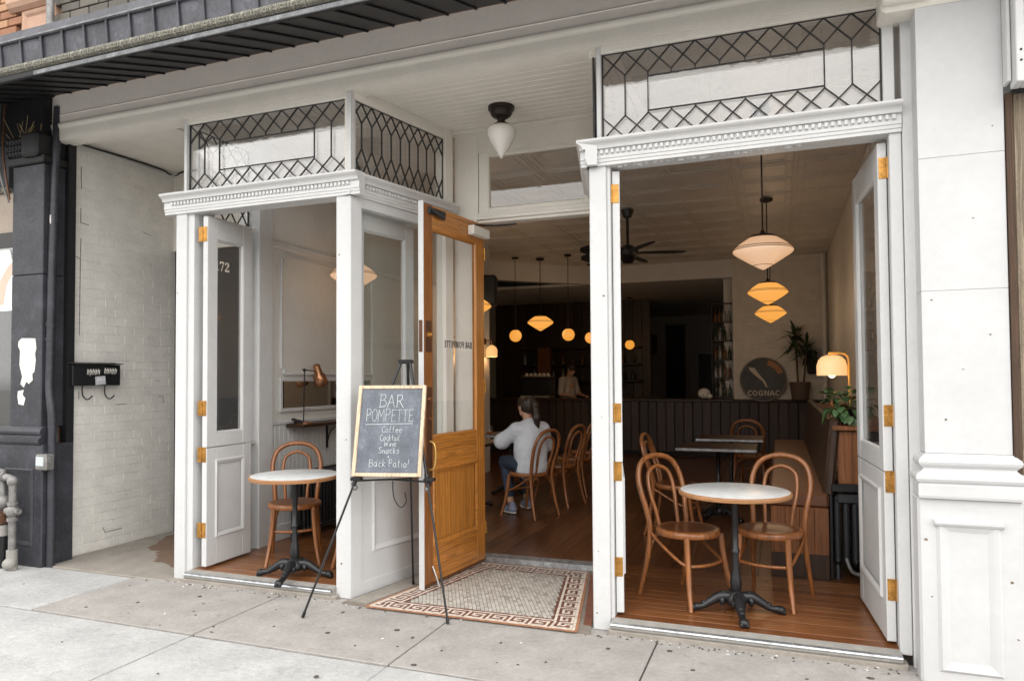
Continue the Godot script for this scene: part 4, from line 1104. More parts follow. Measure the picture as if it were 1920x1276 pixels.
func round_table(label: String, at: Vector3, r: float, turn: float) -> Node3D:
	var t := thing("bistro_table", label, "table", at, 0, "round bistro tables")
	var h := 0.745
	put("table_top", Geo.new().lathe([Vector2(0, h - 0.022), Vector2(r - 0.012, h - 0.022), Vector2(r - 0.010, h - 0.002), Vector2(r - 0.014, h), Vector2(0, h)], 48), M.table_top, t)
	put("edge_band", Geo.new().lathe([Vector2(r - 0.012, h - 0.028), Vector2(r - 0.003, h - 0.028), Vector2(r, h - 0.024), Vector2(r, h - 0.006), Vector2(r - 0.004, h - 0.001), Vector2(r - 0.012, h - 0.001)], 48), M.pine_edge, t)
	iron_base(t, h, turn)
	return t
func square_table(label: String, at: Vector3, s: Vector2) -> void:
	var t := thing("dining_table", label, "table", at, 0, "dark rectangular dining tables")
	put("table_top", Geo.new().box(V(0, 0.725, 0), V(s.x, 0.03, s.y), Basis.IDENTITY, 0.006), M.dark_wood, t)
	put("edge_band", Geo.new().span(V(-s.x / 2 - 0.004, 0.712, s.y / 2), V(s.x / 2 + 0.004, 0.739, s.y / 2 + 0.006), 0.002), M.aluminium, t)
	iron_base(t, 0.735, 0.6)
func chairs_and_tables() -> void:
	round_table("round white bistro table on the wooden floor of the wider bay, between two chairs", V(1.675, 0.08, -0.345), 0.335, 1.35)
	round_table("round white bistro table behind the chalkboard easel, with one chair drawn up", V(-1.40, 0.08, -0.10), 0.325, 2.9)
	var c := make_chair("bentwood chair turned sideways at the white table, back to the folded door", V(1.36, 0.08, -0.545), deg_to_rad(52))
	copy(c, V(1.875, 0.08, -0.70), deg_to_rad(-16), "bentwood chair facing the street at the white table, close to the leather bench")
	copy(c, V(-1.74, 0.08, -0.54), deg_to_rad(34), "bentwood chair in the narrower bay, behind its white table and below the lamp shelf")
	copy(c, V(-1.17, 0.08, -0.66), deg_to_rad(-60), "bentwood chair mostly hidden by the corner post of the narrower bay")
	copy(c, V(1.02, 0.08, -2.50), deg_to_rad(86), "bentwood chair seen edge-on at the dark rectangular table inside")
	copy(c, V(-0.55, 0.08, -2.88), deg_to_rad(-112), "bentwood chair that the woman in the pale blue shirt sits on")
	copy(c, V(-0.46, 0.08, -3.62), deg_to_rad(-104), "empty bentwood chair directly behind the seated woman's chair")
	copy(c, V(-0.47, 0.08, -4.35), deg_to_rad(-98), "empty bentwood chair, second behind the seated woman's chair")
	copy(c, V(-0.52, 0.08, -5.15), deg_to_rad(-100), "empty bentwood chair, third behind the seated woman's chair")
	copy(c, V(1.60, 0.08, -5.3), deg_to_rad(170), "empty bentwood chair in the dark in front of the plank-clad bar")
	square_table("dark rectangular table inside, below the second pendant lamp", V(1.345, 0.08, -3.30), Vector2(0.76, 0.66))
	square_table("dark rectangular table inside, next to the plank-clad bar", V(1.40, 0.08, -4.42), Vector2(0.72, 0.62))
	square_table("dark rectangular table that the seated woman leans on", V(-1.30, 0.08, -3.02), Vector2(0.62, 0.72))
	square_table("dark rectangular table behind the one that the seated woman leans on", V(-1.26, 0.08, -4.2), Vector2(0.62, 0.62))

func build_easel() -> void:
	var t := thing("easel", "black folding tripod easel on the pavement in front of the doorway", "easel", V(-0.49, 0, 0.0))
	var o := V(-0.49, 0, 0.0)
	var ap := [V(-0.475, 1.63, -0.03), V(-0.41, 1.63, -0.045), V(-0.445, 1.625, -0.075)]
	var ft := [V(-0.931, 0.004, 0.428), V(-0.002, 0.004, 0.223), V(-0.598, 0.004, -0.425)]
	for i in 3:
		var a: Vector3 = ap[i] - o
		var b: Vector3 = ft[i] - o
		var m := b.lerp(a, 0.52)
		var g := Geo.new().tube([b, b.lerp(a, 0.02)], 0.011, 8).tube([b.lerp(a, 0.02), m], 0.0075, 8).tube([m, a], 0.0105, 8).tube([b.lerp(a, 0.50), b.lerp(a, 0.55)], 0.016, 8)
		put("leg", g, M.black_metal, t)
	put("top_clamp", Geo.new().box(V(0.045, 1.638, -0.05), V(0.10, 0.028, 0.05), Basis(Vector3.UP, 0.24), 0.006), M.black_metal, t)
	var l := (ft[0] as Vector3).lerp(ap[0], 0.52) - o
	var r := (ft[1] as Vector3).lerp(ap[1], 0.52) - o
	var bk := (ft[2] as Vector3).lerp(ap[2], 0.50) - o
	var mid := l.lerp(r, 0.5) + V(-0.01, 0.01, -0.02)
	put("crossbar", Geo.new().tube([l, mid], 0.007, 6).tube([mid, r], 0.007, 6).tube([mid, bk], 0.006, 6), M.black_metal, t)
	for q in [[l, 0.0], [r, 0.0]]: put("board_rest", Geo.new().box(q[0] + V(0.03, 0.02, 0.03), V(0.07, 0.02, 0.06), Basis(Vector3.UP, 0.24), 0.003), M.black_metal, t)
	put("joint_collar", Geo.new().ball(l + V(0, -0.045, 0.0), V(0.018, 0.02, 0.018), 8, 6).ball(r + V(0, -0.045, 0.0), V(0.018, 0.02, 0.018), 8, 6), M.galvanised, t)
	put("hook_cord", Geo.new().tube(spline([mid + V(0.01, -0.01, 0), mid + V(0.02, -0.12, 0), mid + V(0.07, -0.18, 0), mid + V(0.11, -0.14, 0), mid + V(0.10, -0.08, 0)], 5), 0.004, 6), M.black_metal, t)

# ---------------------------------------------------------------- chalk lettering as strokes on a unit height
const GLYPH := {
	"A": [[[0, 0], [0.30, 1], [0.58, 0]], [[0.12, 0.36], [0.48, 0.40]]],
	"B": [[[0.06, 0], [0.08, 1]], [[0.0, 0.98], [0.40, 0.98], [0.50, 0.80], [0.36, 0.56], [0.08, 0.52]], [[0.36, 0.56], [0.58, 0.34], [0.46, 0.06], [0.0, 0.0]]],
	"R": [[[0.06, 0], [0.08, 1]], [[0.0, 0.98], [0.40, 1.0], [0.50, 0.78], [0.36, 0.56], [0.08, 0.5]], [[0.26, 0.52], [0.60, 0.0]]],
	"P": [[[0.06, 0], [0.08, 1]], [[0.0, 0.97], [0.38, 1.0], [0.48, 0.76], [0.34, 0.52], [0.08, 0.47]]],
	"O": [[[0.28, 1], [0.06, 0.78], [0.02, 0.40], [0.14, 0.06], [0.34, 0.0], [0.50, 0.22], [0.54, 0.64], [0.42, 0.94], [0.28, 1]]],
	"M": [[[0.02, 0], [0.08, 1], [0.32, 0.42], [0.58, 1.0], [0.64, 0]]],
	"E": [[[0.06, 0], [0.08, 1]], [[0.02, 0.99], [0.46, 1.0]], [[0.07, 0.52], [0.38, 0.54]], [[0.02, 0.02], [0.48, 0.04]]],
	"T": [[[0.0, 0.98], [0.52, 1.0]], [[0.26, 0.99], [0.26, 0.0]]],
	"C": [[[0.50, 0.82], [0.36, 1.0], [0.12, 0.88], [0.02, 0.50], [0.12, 0.10], [0.34, 0.0], [0.52, 0.16]]],
	"W": [[[0.0, 1], [0.16, 0], [0.34, 0.72], [0.52, 0], [0.68, 1]]],
	"S": [[[0.46, 0.88], [0.28, 1.0], [0.08, 0.84], [0.14, 0.58], [0.40, 0.42], [0.44, 0.14], [0.22, 0.0], [0.02, 0.12]]],
	"a": [[[0.40, 0.52], [0.20, 0.60], [0.04, 0.40], [0.06, 0.10], [0.22, 0.0], [0.38, 0.14], [0.40, 0.54], [0.42, 0.06], [0.50, 0.0]]],
	"c": [[[0.40, 0.50], [0.24, 0.60], [0.06, 0.42], [0.06, 0.14], [0.22, 0.0], [0.42, 0.10]]],
	"e": [[[0.06, 0.32], [0.40, 0.36], [0.34, 0.56], [0.18, 0.60], [0.04, 0.36], [0.08, 0.08], [0.24, 0.0], [0.44, 0.10]]],
	"f": [[[0.42, 0.94], [0.28, 1.0], [0.20, 0.84], [0.18, 0.0]], [[0.04, 0.56], [0.38, 0.58]]],
	"i": [[[0.12, 0.56], [0.14, 0.0]], [[0.12, 0.78], [0.13, 0.84]]],
	"k": [[[0.08, 1.0], [0.06, 0.0]], [[0.38, 0.60], [0.08, 0.28], [0.40, 0.0]]],
	"l": [[[0.12, 1.0], [0.12, 0.06], [0.20, 0.0]]],
	"n": [[[0.06, 0.58], [0.06, 0.0]], [[0.06, 0.40], [0.24, 0.60], [0.38, 0.46], [0.40, 0.0]]],
	"o": [[[0.22, 0.60], [0.04, 0.40], [0.06, 0.12], [0.22, 0.0], [0.40, 0.14], [0.40, 0.44], [0.22, 0.60]]],
	"s": [[[0.36, 0.52], [0.20, 0.60], [0.06, 0.48], [0.30, 0.28], [0.32, 0.08], [0.16, 0.0], [0.02, 0.08]]],
	"t": [[[0.18, 0.92], [0.17, 0.08], [0.28, 0.0]], [[0.02, 0.62], [0.36, 0.64]]],
	"!": [[[0.20, 1.05], [0.10, 0.34]], [[0.06, 0.06], [0.07, 0.10]]],
	"+": [[[0.02, 0.34], [0.34, 0.38]], [[0.18, 0.60], [0.16, 0.06]]],
}
func stroke_text(g: Geo, s: String, mid: Vector2, h: float, z: float, wd: float, gap := 0.16, squeeze := 1.0) -> void:
	var adv := 0.0
	var xs: Array = []
	for ch in s:
		xs.append(adv)
		if ch == " ": adv += 0.34
		else:
			var mx := 0.0
			for st in GLYPH[ch]:
				for q in st: mx = maxf(mx, q[0])
			adv += mx + gap
	adv -= gap
	var x0 := mid.x - adv * h * squeeze / 2
	for i in s.length():
		if s[i] == " ": continue
		var jx := rng.randf_range(-0.03, 0.03)
		var jy := rng.randf_range(-0.05, 0.05)
		for st in GLYPH[s[i]]:
			for k in st.size() - 1:
				var a := Vector2(x0 + (xs[i] + st[k][0] + jx) * h * squeeze, mid.y + (st[k][1] - 0.5 + jy) * h)
				var b := Vector2(x0 + (xs[i] + st[k + 1][0] + jx) * h * squeeze, mid.y + (st[k + 1][1] - 0.5 + jy) * h)
				var w := wd * rng.randf_range(0.7, 1.25)
				g.beam(V(a.x, a.y, z), V(b.x, b.y, z), 0.0008, w, V(0, 0, 1).cross(V(b.x - a.x, b.y - a.y, 0)).normalized())
func build_board() -> void:
	var bs := Basis(Vector3.UP, deg_to_rad(13.9)) * Basis(Vector3.RIGHT, deg_to_rad(-15.2))
	var t := thing("chalkboard", "grey chalkboard in a pale wooden frame with handwritten drinks menu, on the easel", "chalkboard")
	t.transform = Transform3D(bs, V(-0.459, 0.885, 0.19))
	var w := 0.465
	var h := 0.612
	put("slate", Geo.new().span(V(-w / 2 + 0.012, 0.012, -0.008), V(w / 2 - 0.012, h - 0.012, 0.004)), M.chalkboard, t)
	for f in [[V(-w / 2, 0, -0.012), V(-w / 2 + 0.024, h, 0.014)], [V(w / 2 - 0.024, 0, -0.012), V(w / 2, h, 0.014)], [V(-w / 2 + 0.0242, 0.0005, -0.011), V(w / 2 - 0.0242, 0.024, 0.0135)], [V(-w / 2 + 0.0242, h - 0.024, -0.011), V(w / 2 - 0.0242, h - 0.0005, 0.0135)]]:
		put("frame", Geo.new().span(f[0], f[1], 0.003), M.board_frame, t)
	var g := Geo.new()
	var z := 0.0045
	stroke_text(g, "BAR", Vector2(0.0, 0.503), 0.088, z, 0.0030, 0.10, 0.95)
	stroke_text(g, "POMPETTE", Vector2(-0.005, 0.408), 0.082, z, 0.0022, 0.10, 0.82)
	g.beam(V(-0.17, 0.345, z), V(0.155, 0.352, z), 0.0008, 0.003, V(0, 1, 0))
	stroke_text(g, "Coffee", Vector2(0.015, 0.313), 0.042, z, 0.0022, 0.12, 1.0)
	stroke_text(g, "Cocktail", Vector2(0.005, 0.258), 0.042, z, 0.0022, 0.10, 0.85)
	stroke_text(g, "Wine", Vector2(0.01, 0.217), 0.036, z, 0.0022, 0.14, 1.1)
	stroke_text(g, "Snacks", Vector2(0.005, 0.173), 0.040, z, 0.0022, 0.14, 1.05)
	stroke_text(g, "+", Vector2(0.005, 0.137), 0.030, z, 0.0032)
	stroke_text(g, "Back Patio!", Vector2(0.01, 0.088), 0.048, z, 0.0022, 0.14, 1.0)
	put("chalk_writing", g, M.chalk, t)

# ---------------------------------------------------------------- lamps
func lamp(at: Vector3, e: float, c: Color, size: float, owner: Node3D) -> void:
	var l := OmniLight3D.new()
	l.name = "lamp_light"
	l.light_color = c
	l.light_energy = e
	l.light_size = size
	l.omni_range = 12.0
	l.omni_attenuation = 2.0
	l.shadow_enabled = true
	owner.add_child(l, true)
	l.position = at
func pendant(at: Vector3, label: String, front := false) -> void:
	var t := thing("pendant_lamp", label, "pendant lamp", at, 0, "pointed glass pendant lamps")
	var m: Material = M.shade_glow_front if front else M.shade_glow
	put("shade", Geo.new().lathe([Vector2(0.0, -0.145), Vector2(0.03, -0.132), Vector2(0.065, -0.112), Vector2(0.13, -0.072), Vector2(0.195, -0.030), Vector2(0.220, -0.010), Vector2(0.225, 0.003), Vector2(0.221, 0.016), Vector2(0.19, 0.046), Vector2(0.14, 0.083), Vector2(0.105, 0.105), Vector2(0.075, 0.112)], 28), m, t)
	var ln := Geo.new()
	for q in [[0.215, 0.026], [0.224, 0.010], [0.070, -0.108]]: ln.tube(arc(V(0, q[1], 0), V(q[0], 0, 0), V(0, 0, q[0]), 0, 351, 39), 0.003, 5, true)
	put("painted_ring", ln, M.shade_line, t)
	put("fitter", Geo.new().lathe([Vector2(0.102, 0.100), Vector2(0.104, 0.112), Vector2(0.09, 0.124), Vector2(0.04, 0.130), Vector2(0.018, 0.145), Vector2(0.012, 0.165), Vector2(0, 0.166)], 20), M.bronze_dark, t)
	var top := 3.60 - at.y
	put("rod", Geo.new().tube([V(0, 0.16, 0), V(0, top - 0.02, 0)], 0.0075, 6), M.bronze_dark, t)
	put("ceiling_cup", Geo.new().lathe([Vector2(0.0, top - 0.05), Vector2(0.03, top - 0.045), Vector2(0.07, top - 0.03), Vector2(0.075, top), Vector2(0, top)], 18), M.bronze_dark, t)
	lamp(V(0, 0, 0), 0.012 if front else 0.065, Color(1.0, 0.86, 0.70), 0.15, t)
func globe(at: Vector3, top: float, label: String) -> void:
	var t := thing("globe_lamp", label, "globe lamp", at, 0, "glowing globe lamps over the bar")
	put("globe", Geo.new().ball(Vector3.ZERO, V(0.105, 0.105, 0.105), 20, 14), M.globe_glow, t)
	put("rod", Geo.new().tube([V(0, 0.10, 0), V(0, top - at.y, 0)], 0.006, 6), M.bronze_dark, t)
	put("cap", Geo.new().lathe([Vector2(0.045, 0.09), Vector2(0.04, 0.11), Vector2(0.012, 0.12), Vector2(0, 0.12)], 12).lathe([Vector2(0.0, top - at.y - 0.03), Vector2(0.06, top - at.y - 0.025), Vector2(0.06, top - at.y), Vector2(0, top - at.y)], 14), M.bronze_dark, t)
	lamp(Vector3.ZERO, 0.0025, Color(1.0, 0.80, 0.58), 0.1, t)
func build_lamps() -> void:
	pendant(V(1.84, 2.49, -1.58), "large pale pendant lamp hanging in the wider bay above the white table", true)
	pendant(V(1.83, 2.50, -4.55), "orange glowing pendant lamp, second of the three in line above the dark tables")
	pendant(V(1.83, 2.465, -7.05), "orange glowing pendant lamp, third of the three, next to the white brick pier")
	pendant(V(-1.93, 2.53, -1.68), "pendant lamp behind the corner post of the narrower bay", true)
	pendant(V(-1.93, 2.50, -4.62), "pendant lamp peeking out beside the open wooden door")
	pendant(V(-1.93, 2.48, -7.45), "orange pendant lamp in the middle of the doorway, over the plank-clad bar")
	globe(V(-2.30, 2.25, -7.2), 3.6, "round glowing globe lamp next to the dark loudspeaker over the bar")
	globe(V(-1.385, 2.25, -7.3), 3.6, "round glowing globe lamp above the bartender")
	globe(V(-1.28, 2.25, -8.4), 3.6, "round glowing globe lamp half hidden behind the doorway post")
	globe(V(-1.18, 2.25, -11.5), 3.31, "round glowing globe lamp at the very back of the bar")
	# wall sconce
	var t := thing("wall_sconce", "small glowing wall sconce on a bent arm at the end of the panelled wall", "wall lamp", V(-2.30, 1.95, -5.85))
	put("shade", Geo.new().lathe([Vector2(0.085, -0.10), Vector2(0.088, 0.0), Vector2(0.07, 0.045), Vector2(0.03, 0.075), Vector2(0.0, 0.085)], 18, Transform3D(Basis.IDENTITY, V(0.11, 0, 0.0))), M.lamp_glow, t)
	put("arm", Geo.new().tube(spline([V(-0.005, 0.14, 0), V(0.05, 0.155, 0), V(0.10, 0.15, 0), V(0.11, 0.08, 0)], 4), 0.008, 6), M.copper, t)
	put("back_plate", Geo.new().lathe([Vector2(0, 0), Vector2(0.05, 0), Vector2(0.045, 0.012), Vector2(0, 0.016)], 14, Transform3D(Basis(V(0, -1, 0), V(1, 0, 0), V(0, 0, 1)), V(-0.004, 0.14, 0))), M.bronze_dark, t)
	lamp(V(0.11, -0.06, 0.0), 0.014, Color(1.0, 0.80, 0.58), 0.06, t)
	var t2 := thing("wall_sconce", "wall sconce that throws a warm glow on the panelled wall beside the wooden door", "wall lamp", V(-2.30, 1.95, -4.7))
	put("shade", Geo.new().lathe([Vector2(0.085, -0.10), Vector2(0.088, 0.0), Vector2(0.07, 0.045), Vector2(0.03, 0.075), Vector2(0.0, 0.085)], 18, Transform3D(Basis.IDENTITY, V(0.11, 0, 0.0))), M.lamp_glow, t2)
	put("arm", Geo.new().tube(spline([V(-0.005, 0.14, 0), V(0.05, 0.155, 0), V(0.10, 0.15, 0), V(0.11, 0.08, 0)], 4), 0.008, 6), M.copper, t2)
	lamp(V(0.11, -0.06, 0.0), 0.014, Color(1.0, 0.80, 0.58), 0.06, t2)
	# porch lamp, unlit
	var p := thing("porch_lamp", "unlit acorn-shaped white glass lamp on the boarded porch ceiling", "ceiling lamp", V(-0.02, 3.60, -0.78))
	put("ceiling_cup", Geo.new().lathe([Vector2(0.03, -0.09), Vector2(0.055, -0.085), Vector2(0.075, -0.07), Vector2(0.085, -0.05), Vector2(0.088, -0.03), Vector2(0.10, -0.025), Vector2(0.102, 0.0), Vector2(0, 0.0)], 22), M.bronze_dark, p)
	put("neck", Geo.new().lathe([Vector2(0.05, -0.155), Vector2(0.062, -0.148), Vector2(0.060, -0.135), Vector2(0.035, -0.125), Vector2(0.028, -0.105), Vector2(0.036, -0.085), Vector2(0, -0.08)], 20), M.bronze_dark, p)
	put("globe", Geo.new().lathe([Vector2(0.0, -0.40), Vector2(0.008, -0.395), Vector2(0.018, -0.375), Vector2(0.05, -0.33), Vector2(0.085, -0.275), Vector2(0.108, -0.225), Vector2(0.112, -0.195), Vector2(0.104, -0.168), Vector2(0.08, -0.150), Vector2(0.05, -0.145)], 26), M.opal, p)
	# ceiling fan
	var f := thing("ceiling_fan", "dark ceiling fan with broad leaf-shaped blades", "ceiling fan", V(0.20, 3.06, -4.5))
	put("motor", Geo.new().lathe([Vector2(0, -0.13), Vector2(0.06, -0.12), Vector2(0.10, -0.05), Vector2(0.13, -0.02), Vector2(0.13, 0.05), Vector2(0.07, 0.09), Vector2(0.03, 0.11), Vector2(0, 0.11)], 18), M.black_metal, f)
	put("rod", Geo.new().tube([V(0, 0.1, 0), V(0, 0.54, 0)], 0.018, 8), M.black_metal, f)
	put("ceiling_cup", Geo.new().lathe([Vector2(0, 0.44), Vector2(0.05, 0.45), Vector2(0.08, 0.54), Vector2(0, 0.54)], 14), M.black_metal, f)
	for i in 5:
		var a := 0.25 + TAU * i / 5
		var bl := PackedVector2Array()
		for q in [[0.10, -0.03], [0.22, -0.08], [0.38, -0.12], [0.54, -0.125], [0.66, -0.09], [0.72, 0.0], [0.66, 0.09], [0.54, 0.125], [0.38, 0.12], [0.22, 0.08], [0.10, 0.03]]: bl.append(Vector2(q[0], q[1]))
		put("blade", Geo.new().extr(bl, 0.012, Transform3D(Basis(Vector3.UP, a) * Basis(V(1, 0, 0), V(0, 0, -1), V(0, 1, 0)) * Basis(V(1, 0, 0), 0.28), V(0, 0.0, 0))), M.black_soft, f)
# ---------------------------------------------------------------- things inside
func bottle(at: Vector3, h: float, r: float, m: Material, label: String, group: String) -> void:
	var t := thing("bottle", label, "bottle", at, 0, group)
	put("glass_body", Geo.new().lathe([Vector2(0, 0), Vector2(r, 0.003), Vector2(r, h * 0.55), Vector2(r * 0.8, h * 0.66), Vector2(r * 0.35, h * 0.74), Vector2(r * 0.32, h), Vector2(0, h)], 10), m, t)
func build_inside() -> void:
	# radiators
	var ra := thing("radiator", "cast iron radiator with a dark cover board, beside the leather bench", "radiator", V(2.285, 0.08, -1.40), 0, "cast iron radiators")
	for i in 7:
		var x := 0.03 + 0.058 * i
		var g := Geo.new()
		for z in [-0.05, 0.05]: g.tube([V(x, 0.13, z), V(x, 0.17, z), V(x, 0.52, z), V(x, 0.56, z)], [0.018, 0.022, 0.022, 0.018], 8)
		g.ball(V(x, 0.57, 0), V(0.028, 0.04, 0.085), 10, 7); g.ball(V(x, 0.13, 0), V(0.028, 0.04, 0.085), 10, 7)
		put("section", g, M.iron_grey, ra)
		if i == 0 or i == 6: put("foot", Geo.new().tube([V(x, 0.10, 0.03), V(x, 0.04, 0.05), V(x, 0.0, 0.055)], [0.018, 0.014, 0.02], 8), M.iron_grey, ra)
	put("ornament_band", Geo.new().box(V(0.21, 0.575, 0.075), V(0.36, 0.07, 0.02), Basis.IDENTITY, 0.008), M.iron_grey, ra)
	put("cover_board", Geo.new().box(V(0.21, 0.65, 0.0), V(0.44, 0.055, 0.24), Basis.IDENTITY, 0.006), M.slate_dark, ra)
	put("side_board", Geo.new().box(V(-0.012, 0.33, -0.02), V(0.022, 0.66, 0.2), Basis.IDENTITY, 0.003), M.slate_dark, ra)
	put("supply_pipe", Geo.new().tube(spline([V(0.08, 0.16, 0.10), V(0.10, 0.10, 0.12), V(0.14, 0.06, 0.12), V(0.30, 0.055, 0.11)], 4), 0.013, 8), M.galvanised, ra)
	var rb := thing("radiator", "black cast iron radiator on the panelled wall of the narrower bay", "radiator", V(-2.18, 0.08, -1.15), 0, "cast iron radiators")
	for i in 16:
		var z := -0.05 * i
		var g := Geo.new()
		for x in [-0.05, 0.02, 0.07]: g.tube([V(x, 0.10, z), V(x, 0.55, z)], 0.016, 7)
		g.ball(V(0.01, 0.57, z), V(0.085, 0.035, 0.024), 10, 7); g.ball(V(0.01, 0.09, z), V(0.085, 0.03, 0.024), 10, 7)
		put("section", g, M.iron, rb)
	put("valve", Geo.new().tube(spline([V(0.04, 0.12, 0.02), V(0.06, 0.12, 0.09), V(0.06, 0.08, 0.13), V(0.05, -0.002, 0.13)], 4), 0.022, 8).ball(V(0.06, 0.13, 0.10), V(0.035, 0.035, 0.035), 9, 6), M.iron, rb)
	# leather bench with high back and ledge
	var bn := thing("leather_bench", "wooden bench with brown leather seat along the brick wall", "bench", V(1.87, 0.08, -1.30))
	for i in 4: put("end_board", Geo.new().span(V(0.097 * i, 0.0, -0.02), V(0.097 * i + 0.0955, 0.50, 0.0), 0.002), M.bench_wood, bn)
	put("kick_board", Geo.new().span(V(-0.002, 0.0, -0.02), V(0.386, 0.17, 0.004), 0.002), M.dark_wood, bn)
	put("box", Geo.new().span(V(0.004, 0.0, -4.6), V(0.384, 0.50, -0.021)), M.bench_wood, bn)
	put("seat_cushion", Geo.new().span(V(-0.012, 0.50, -4.6), V(0.39, 0.605, 0.012), 0.018), M.leather, bn)
	put("back_cushion", Geo.new().box(V(0.415, 0.86, -2.3), V(0.07, 0.56, 4.58), Basis(V(0, 0, 1), -0.10), 0.02), M.panel_wood_1, bn)
	put("back_end", Geo.new().span(V(0.455, 0.64, -0.06), V(0.60, 1.05, -0.03), 0.003), M.bench_wood, bn)
	put("ledge", Geo.new().span(V(0.42, 1.055, -4.6), V(0.862, 1.09, 0.02), 0.005), M.bench_wood, bn)
	put("ledge_end", Geo.new().span(V(0.60, 0.66, -0.05), V(0.86, 1.05, -0.02), 0.003), M.slate_dark, bn)
	# dome lamp on the ledge
	var dl := thing("dome_lamp", "glowing dome lamp hung from a bent brass stand on the ledge", "table lamp", V(2.46, 1.17, -1.95))
	put("base", Geo.new().lathe([Vector2(0, 0), Vector2(0.09, 0.0), Vector2(0.09, 0.012), Vector2(0.02, 0.02), Vector2(0, 0.02)], 18), M.gold, dl)
	put("stand", Geo.new().tube(spline([V(0, 0.015, 0), V(0, 0.30, 0), V(0, 0.47, 0), V(-0.02, 0.52, 0), V(-0.06, 0.535, 0), V(-0.15, 0.535, 0)], 5), 0.011, 8), M.gold, dl)
	put("shade", Geo.new().lathe([Vector2(0.112, 0.355), Vector2(0.113, 0.43), Vector2(0.10, 0.475), Vector2(0.075, 0.503), Vector2(0.04, 0.517), Vector2(0.0, 0.52)], 24, Transform3D(Basis.IDENTITY, V(-0.125, 0, 0))), M.lamp_glow, dl)
	put("bulb", Geo.new().ball(V(-0.125, 0.37, 0), V(0.03, 0.035, 0.03), 10, 8), M.bulb_glow, dl)
	lamp(V(-0.125, 0.37, 0), 0.012, Color(1.0, 0.66, 0.34), 0.03, dl)
	# leafy plant on the ledge
	var pl := thing("leafy_plant", "leafy green plant in a dark pot on the end of the ledge", "plant", V(2.42, 1.17, -1.46))
	put("pot", Geo.new().lathe([Vector2(0, 0), Vector2(0.06, 0), Vector2(0.085, 0.11), Vector2(0.09, 0.115), Vector2(0.08, 0.118), Vector2(0, 0.10)], 16), M.slate_dark, pl)
	for i in 90:
		var a := rng.randf() * TAU
		var el := rng.randf_range(-0.9, 1.0)
		var d := V(cos(a) * cos(el), sin(el) * 0.9, sin(a) * cos(el))
		var tip := V(0, 0.15, 0) + d * rng.randf_range(0.07, 0.17) + V(-0.03, 0, 0.03)
		if tip.y < 0.02: tip += V(-0.05, 0, 0.06)
		put("leaf", leaf_geo(tip, (d + V(0, -0.35, 0)).normalized(), rng.randf_range(0.06, 0.095), rng.randf_range(0.026, 0.04)), M.leaf if i % 3 else M.leaf_b, pl)
	var sg := Geo.new()
	for i in 10:
		var a := i * 0.63
		sg.tube(spline([V(0, 0.10, 0), V(cos(a) * 0.05, 0.18, sin(a) * 0.05), V(cos(a) * 0.13, 0.17 + 0.08 * sin(i * 2.1), sin(a) * 0.13)], 3), 0.0025, 5)
	put("stem", sg, M.leaf, pl)
	var tv := thing("trailing_candle", "small copper candle holder standing on the ledge near the leafy plant", "candle holder", V(2.36, 1.17, -2.35))
	put("holder", Geo.new().lathe([Vector2(0, 0), Vector2(0.035, 0), Vector2(0.03, 0.01), Vector2(0.008, 0.02), Vector2(0.008, 0.09), Vector2(0.03, 0.10), Vector2(0.034, 0.15), Vector2(0.03, 0.15), Vector2(0, 0.11)], 12), M.copper, tv)
	# dracaena on the bar ledge
	var dr := thing("dracaena_plant", "tall dark dracaena in a pot against the white brick pier", "plant", V(2.26, 1.125, -8.78))
	put("pot", Geo.new().lathe([Vector2(0, 0), Vector2(0.13, 0), Vector2(0.17, 0.28), Vector2(0.17, 0.30), Vector2(0.15, 0.30), Vector2(0, 0.27)], 16), M.terracotta_pot, dr)
	for sx in [[-0.03, 0.85, -0.06], [0.06, 0.66, 0.12]]:
		put("trunk", Geo.new().tube(spline([V(sx[0], 0.26, 0), V(sx[0] * 1.5, 0.26 + sx[1] * 0.5, 0), V(sx[2], 0.26 + sx[1], 0)], 4), 0.018, 7), M.stem, dr)
		for i in 46:
			var a := rng.randf() * TAU
			var el := rng.randf_range(-0.5, 1.35)
			var d := V(cos(a) * cos(el), sin(el), sin(a) * cos(el))
			put("leaf", blade_geo(V(sx[2], 0.26 + sx[1] + rng.randf_range(-0.25, 0.05), 0), d, rng.randf_range(0.26, 0.40), 0.026), M.leaf_dark, dr)
	# bar: planks, top
	var br := thing("bar_counter", "dark bar counter clad in upright planks across the end of the room", "bar counter", V(-3.9, 0.08, -8.98))
	put("carcass", Geo.new().span(V(0, 0, -0.35), V(6.62, 1.0, -0.02)), M.black_soft, br)
	for i in 41: put("plank", Geo.new().span(V(0.002 + 0.1615 * i, 0.08, -0.02), V(0.002 + 0.1615 * i + rng.randf_range(0.145, 0.158), 0.995, rng.randf_range(-0.008, 0.004)), 0.006), M["panel_wood_%d" % rng.randi_range(0, 2)], br)
	put("counter_top", Geo.new().span(V(-0.02, 1.0, -0.50), V(5.07, 1.045, 0.05), 0.006).span(V(5.07, 1.0, -0.03), V(6.62, 1.044, 0.05), 0.006), M.dark_wood, br)
	# round painted tray with lettering
	var tr := thing("round_sign", "round dark sign with pale lettering COGNAC leaning on the white brick pier", "sign", V(1.67, 1.47, -8.965))
	tr.rotation.x = -0.06
	put("disc", Geo.new().lathe([Vector2(0, 0), Vector2(0.375, 0), Vector2(0.375, 0.012), Vector2(0, 0.012)], 40, Transform3D(Basis(V(1, 0, 0), V(0, 0, 1), V(0, -1, 0)), Vector3.ZERO)), M.tray_dark, tr)
	put("rim", Geo.new().tube(arc(V(0, 0, 0.01), V(0.38, 0, 0), V(0, 0.38, 0), 0, 352, 44), 0.012, 6, true), M.tray_rim, tr)
	var bnd := PackedVector2Array()
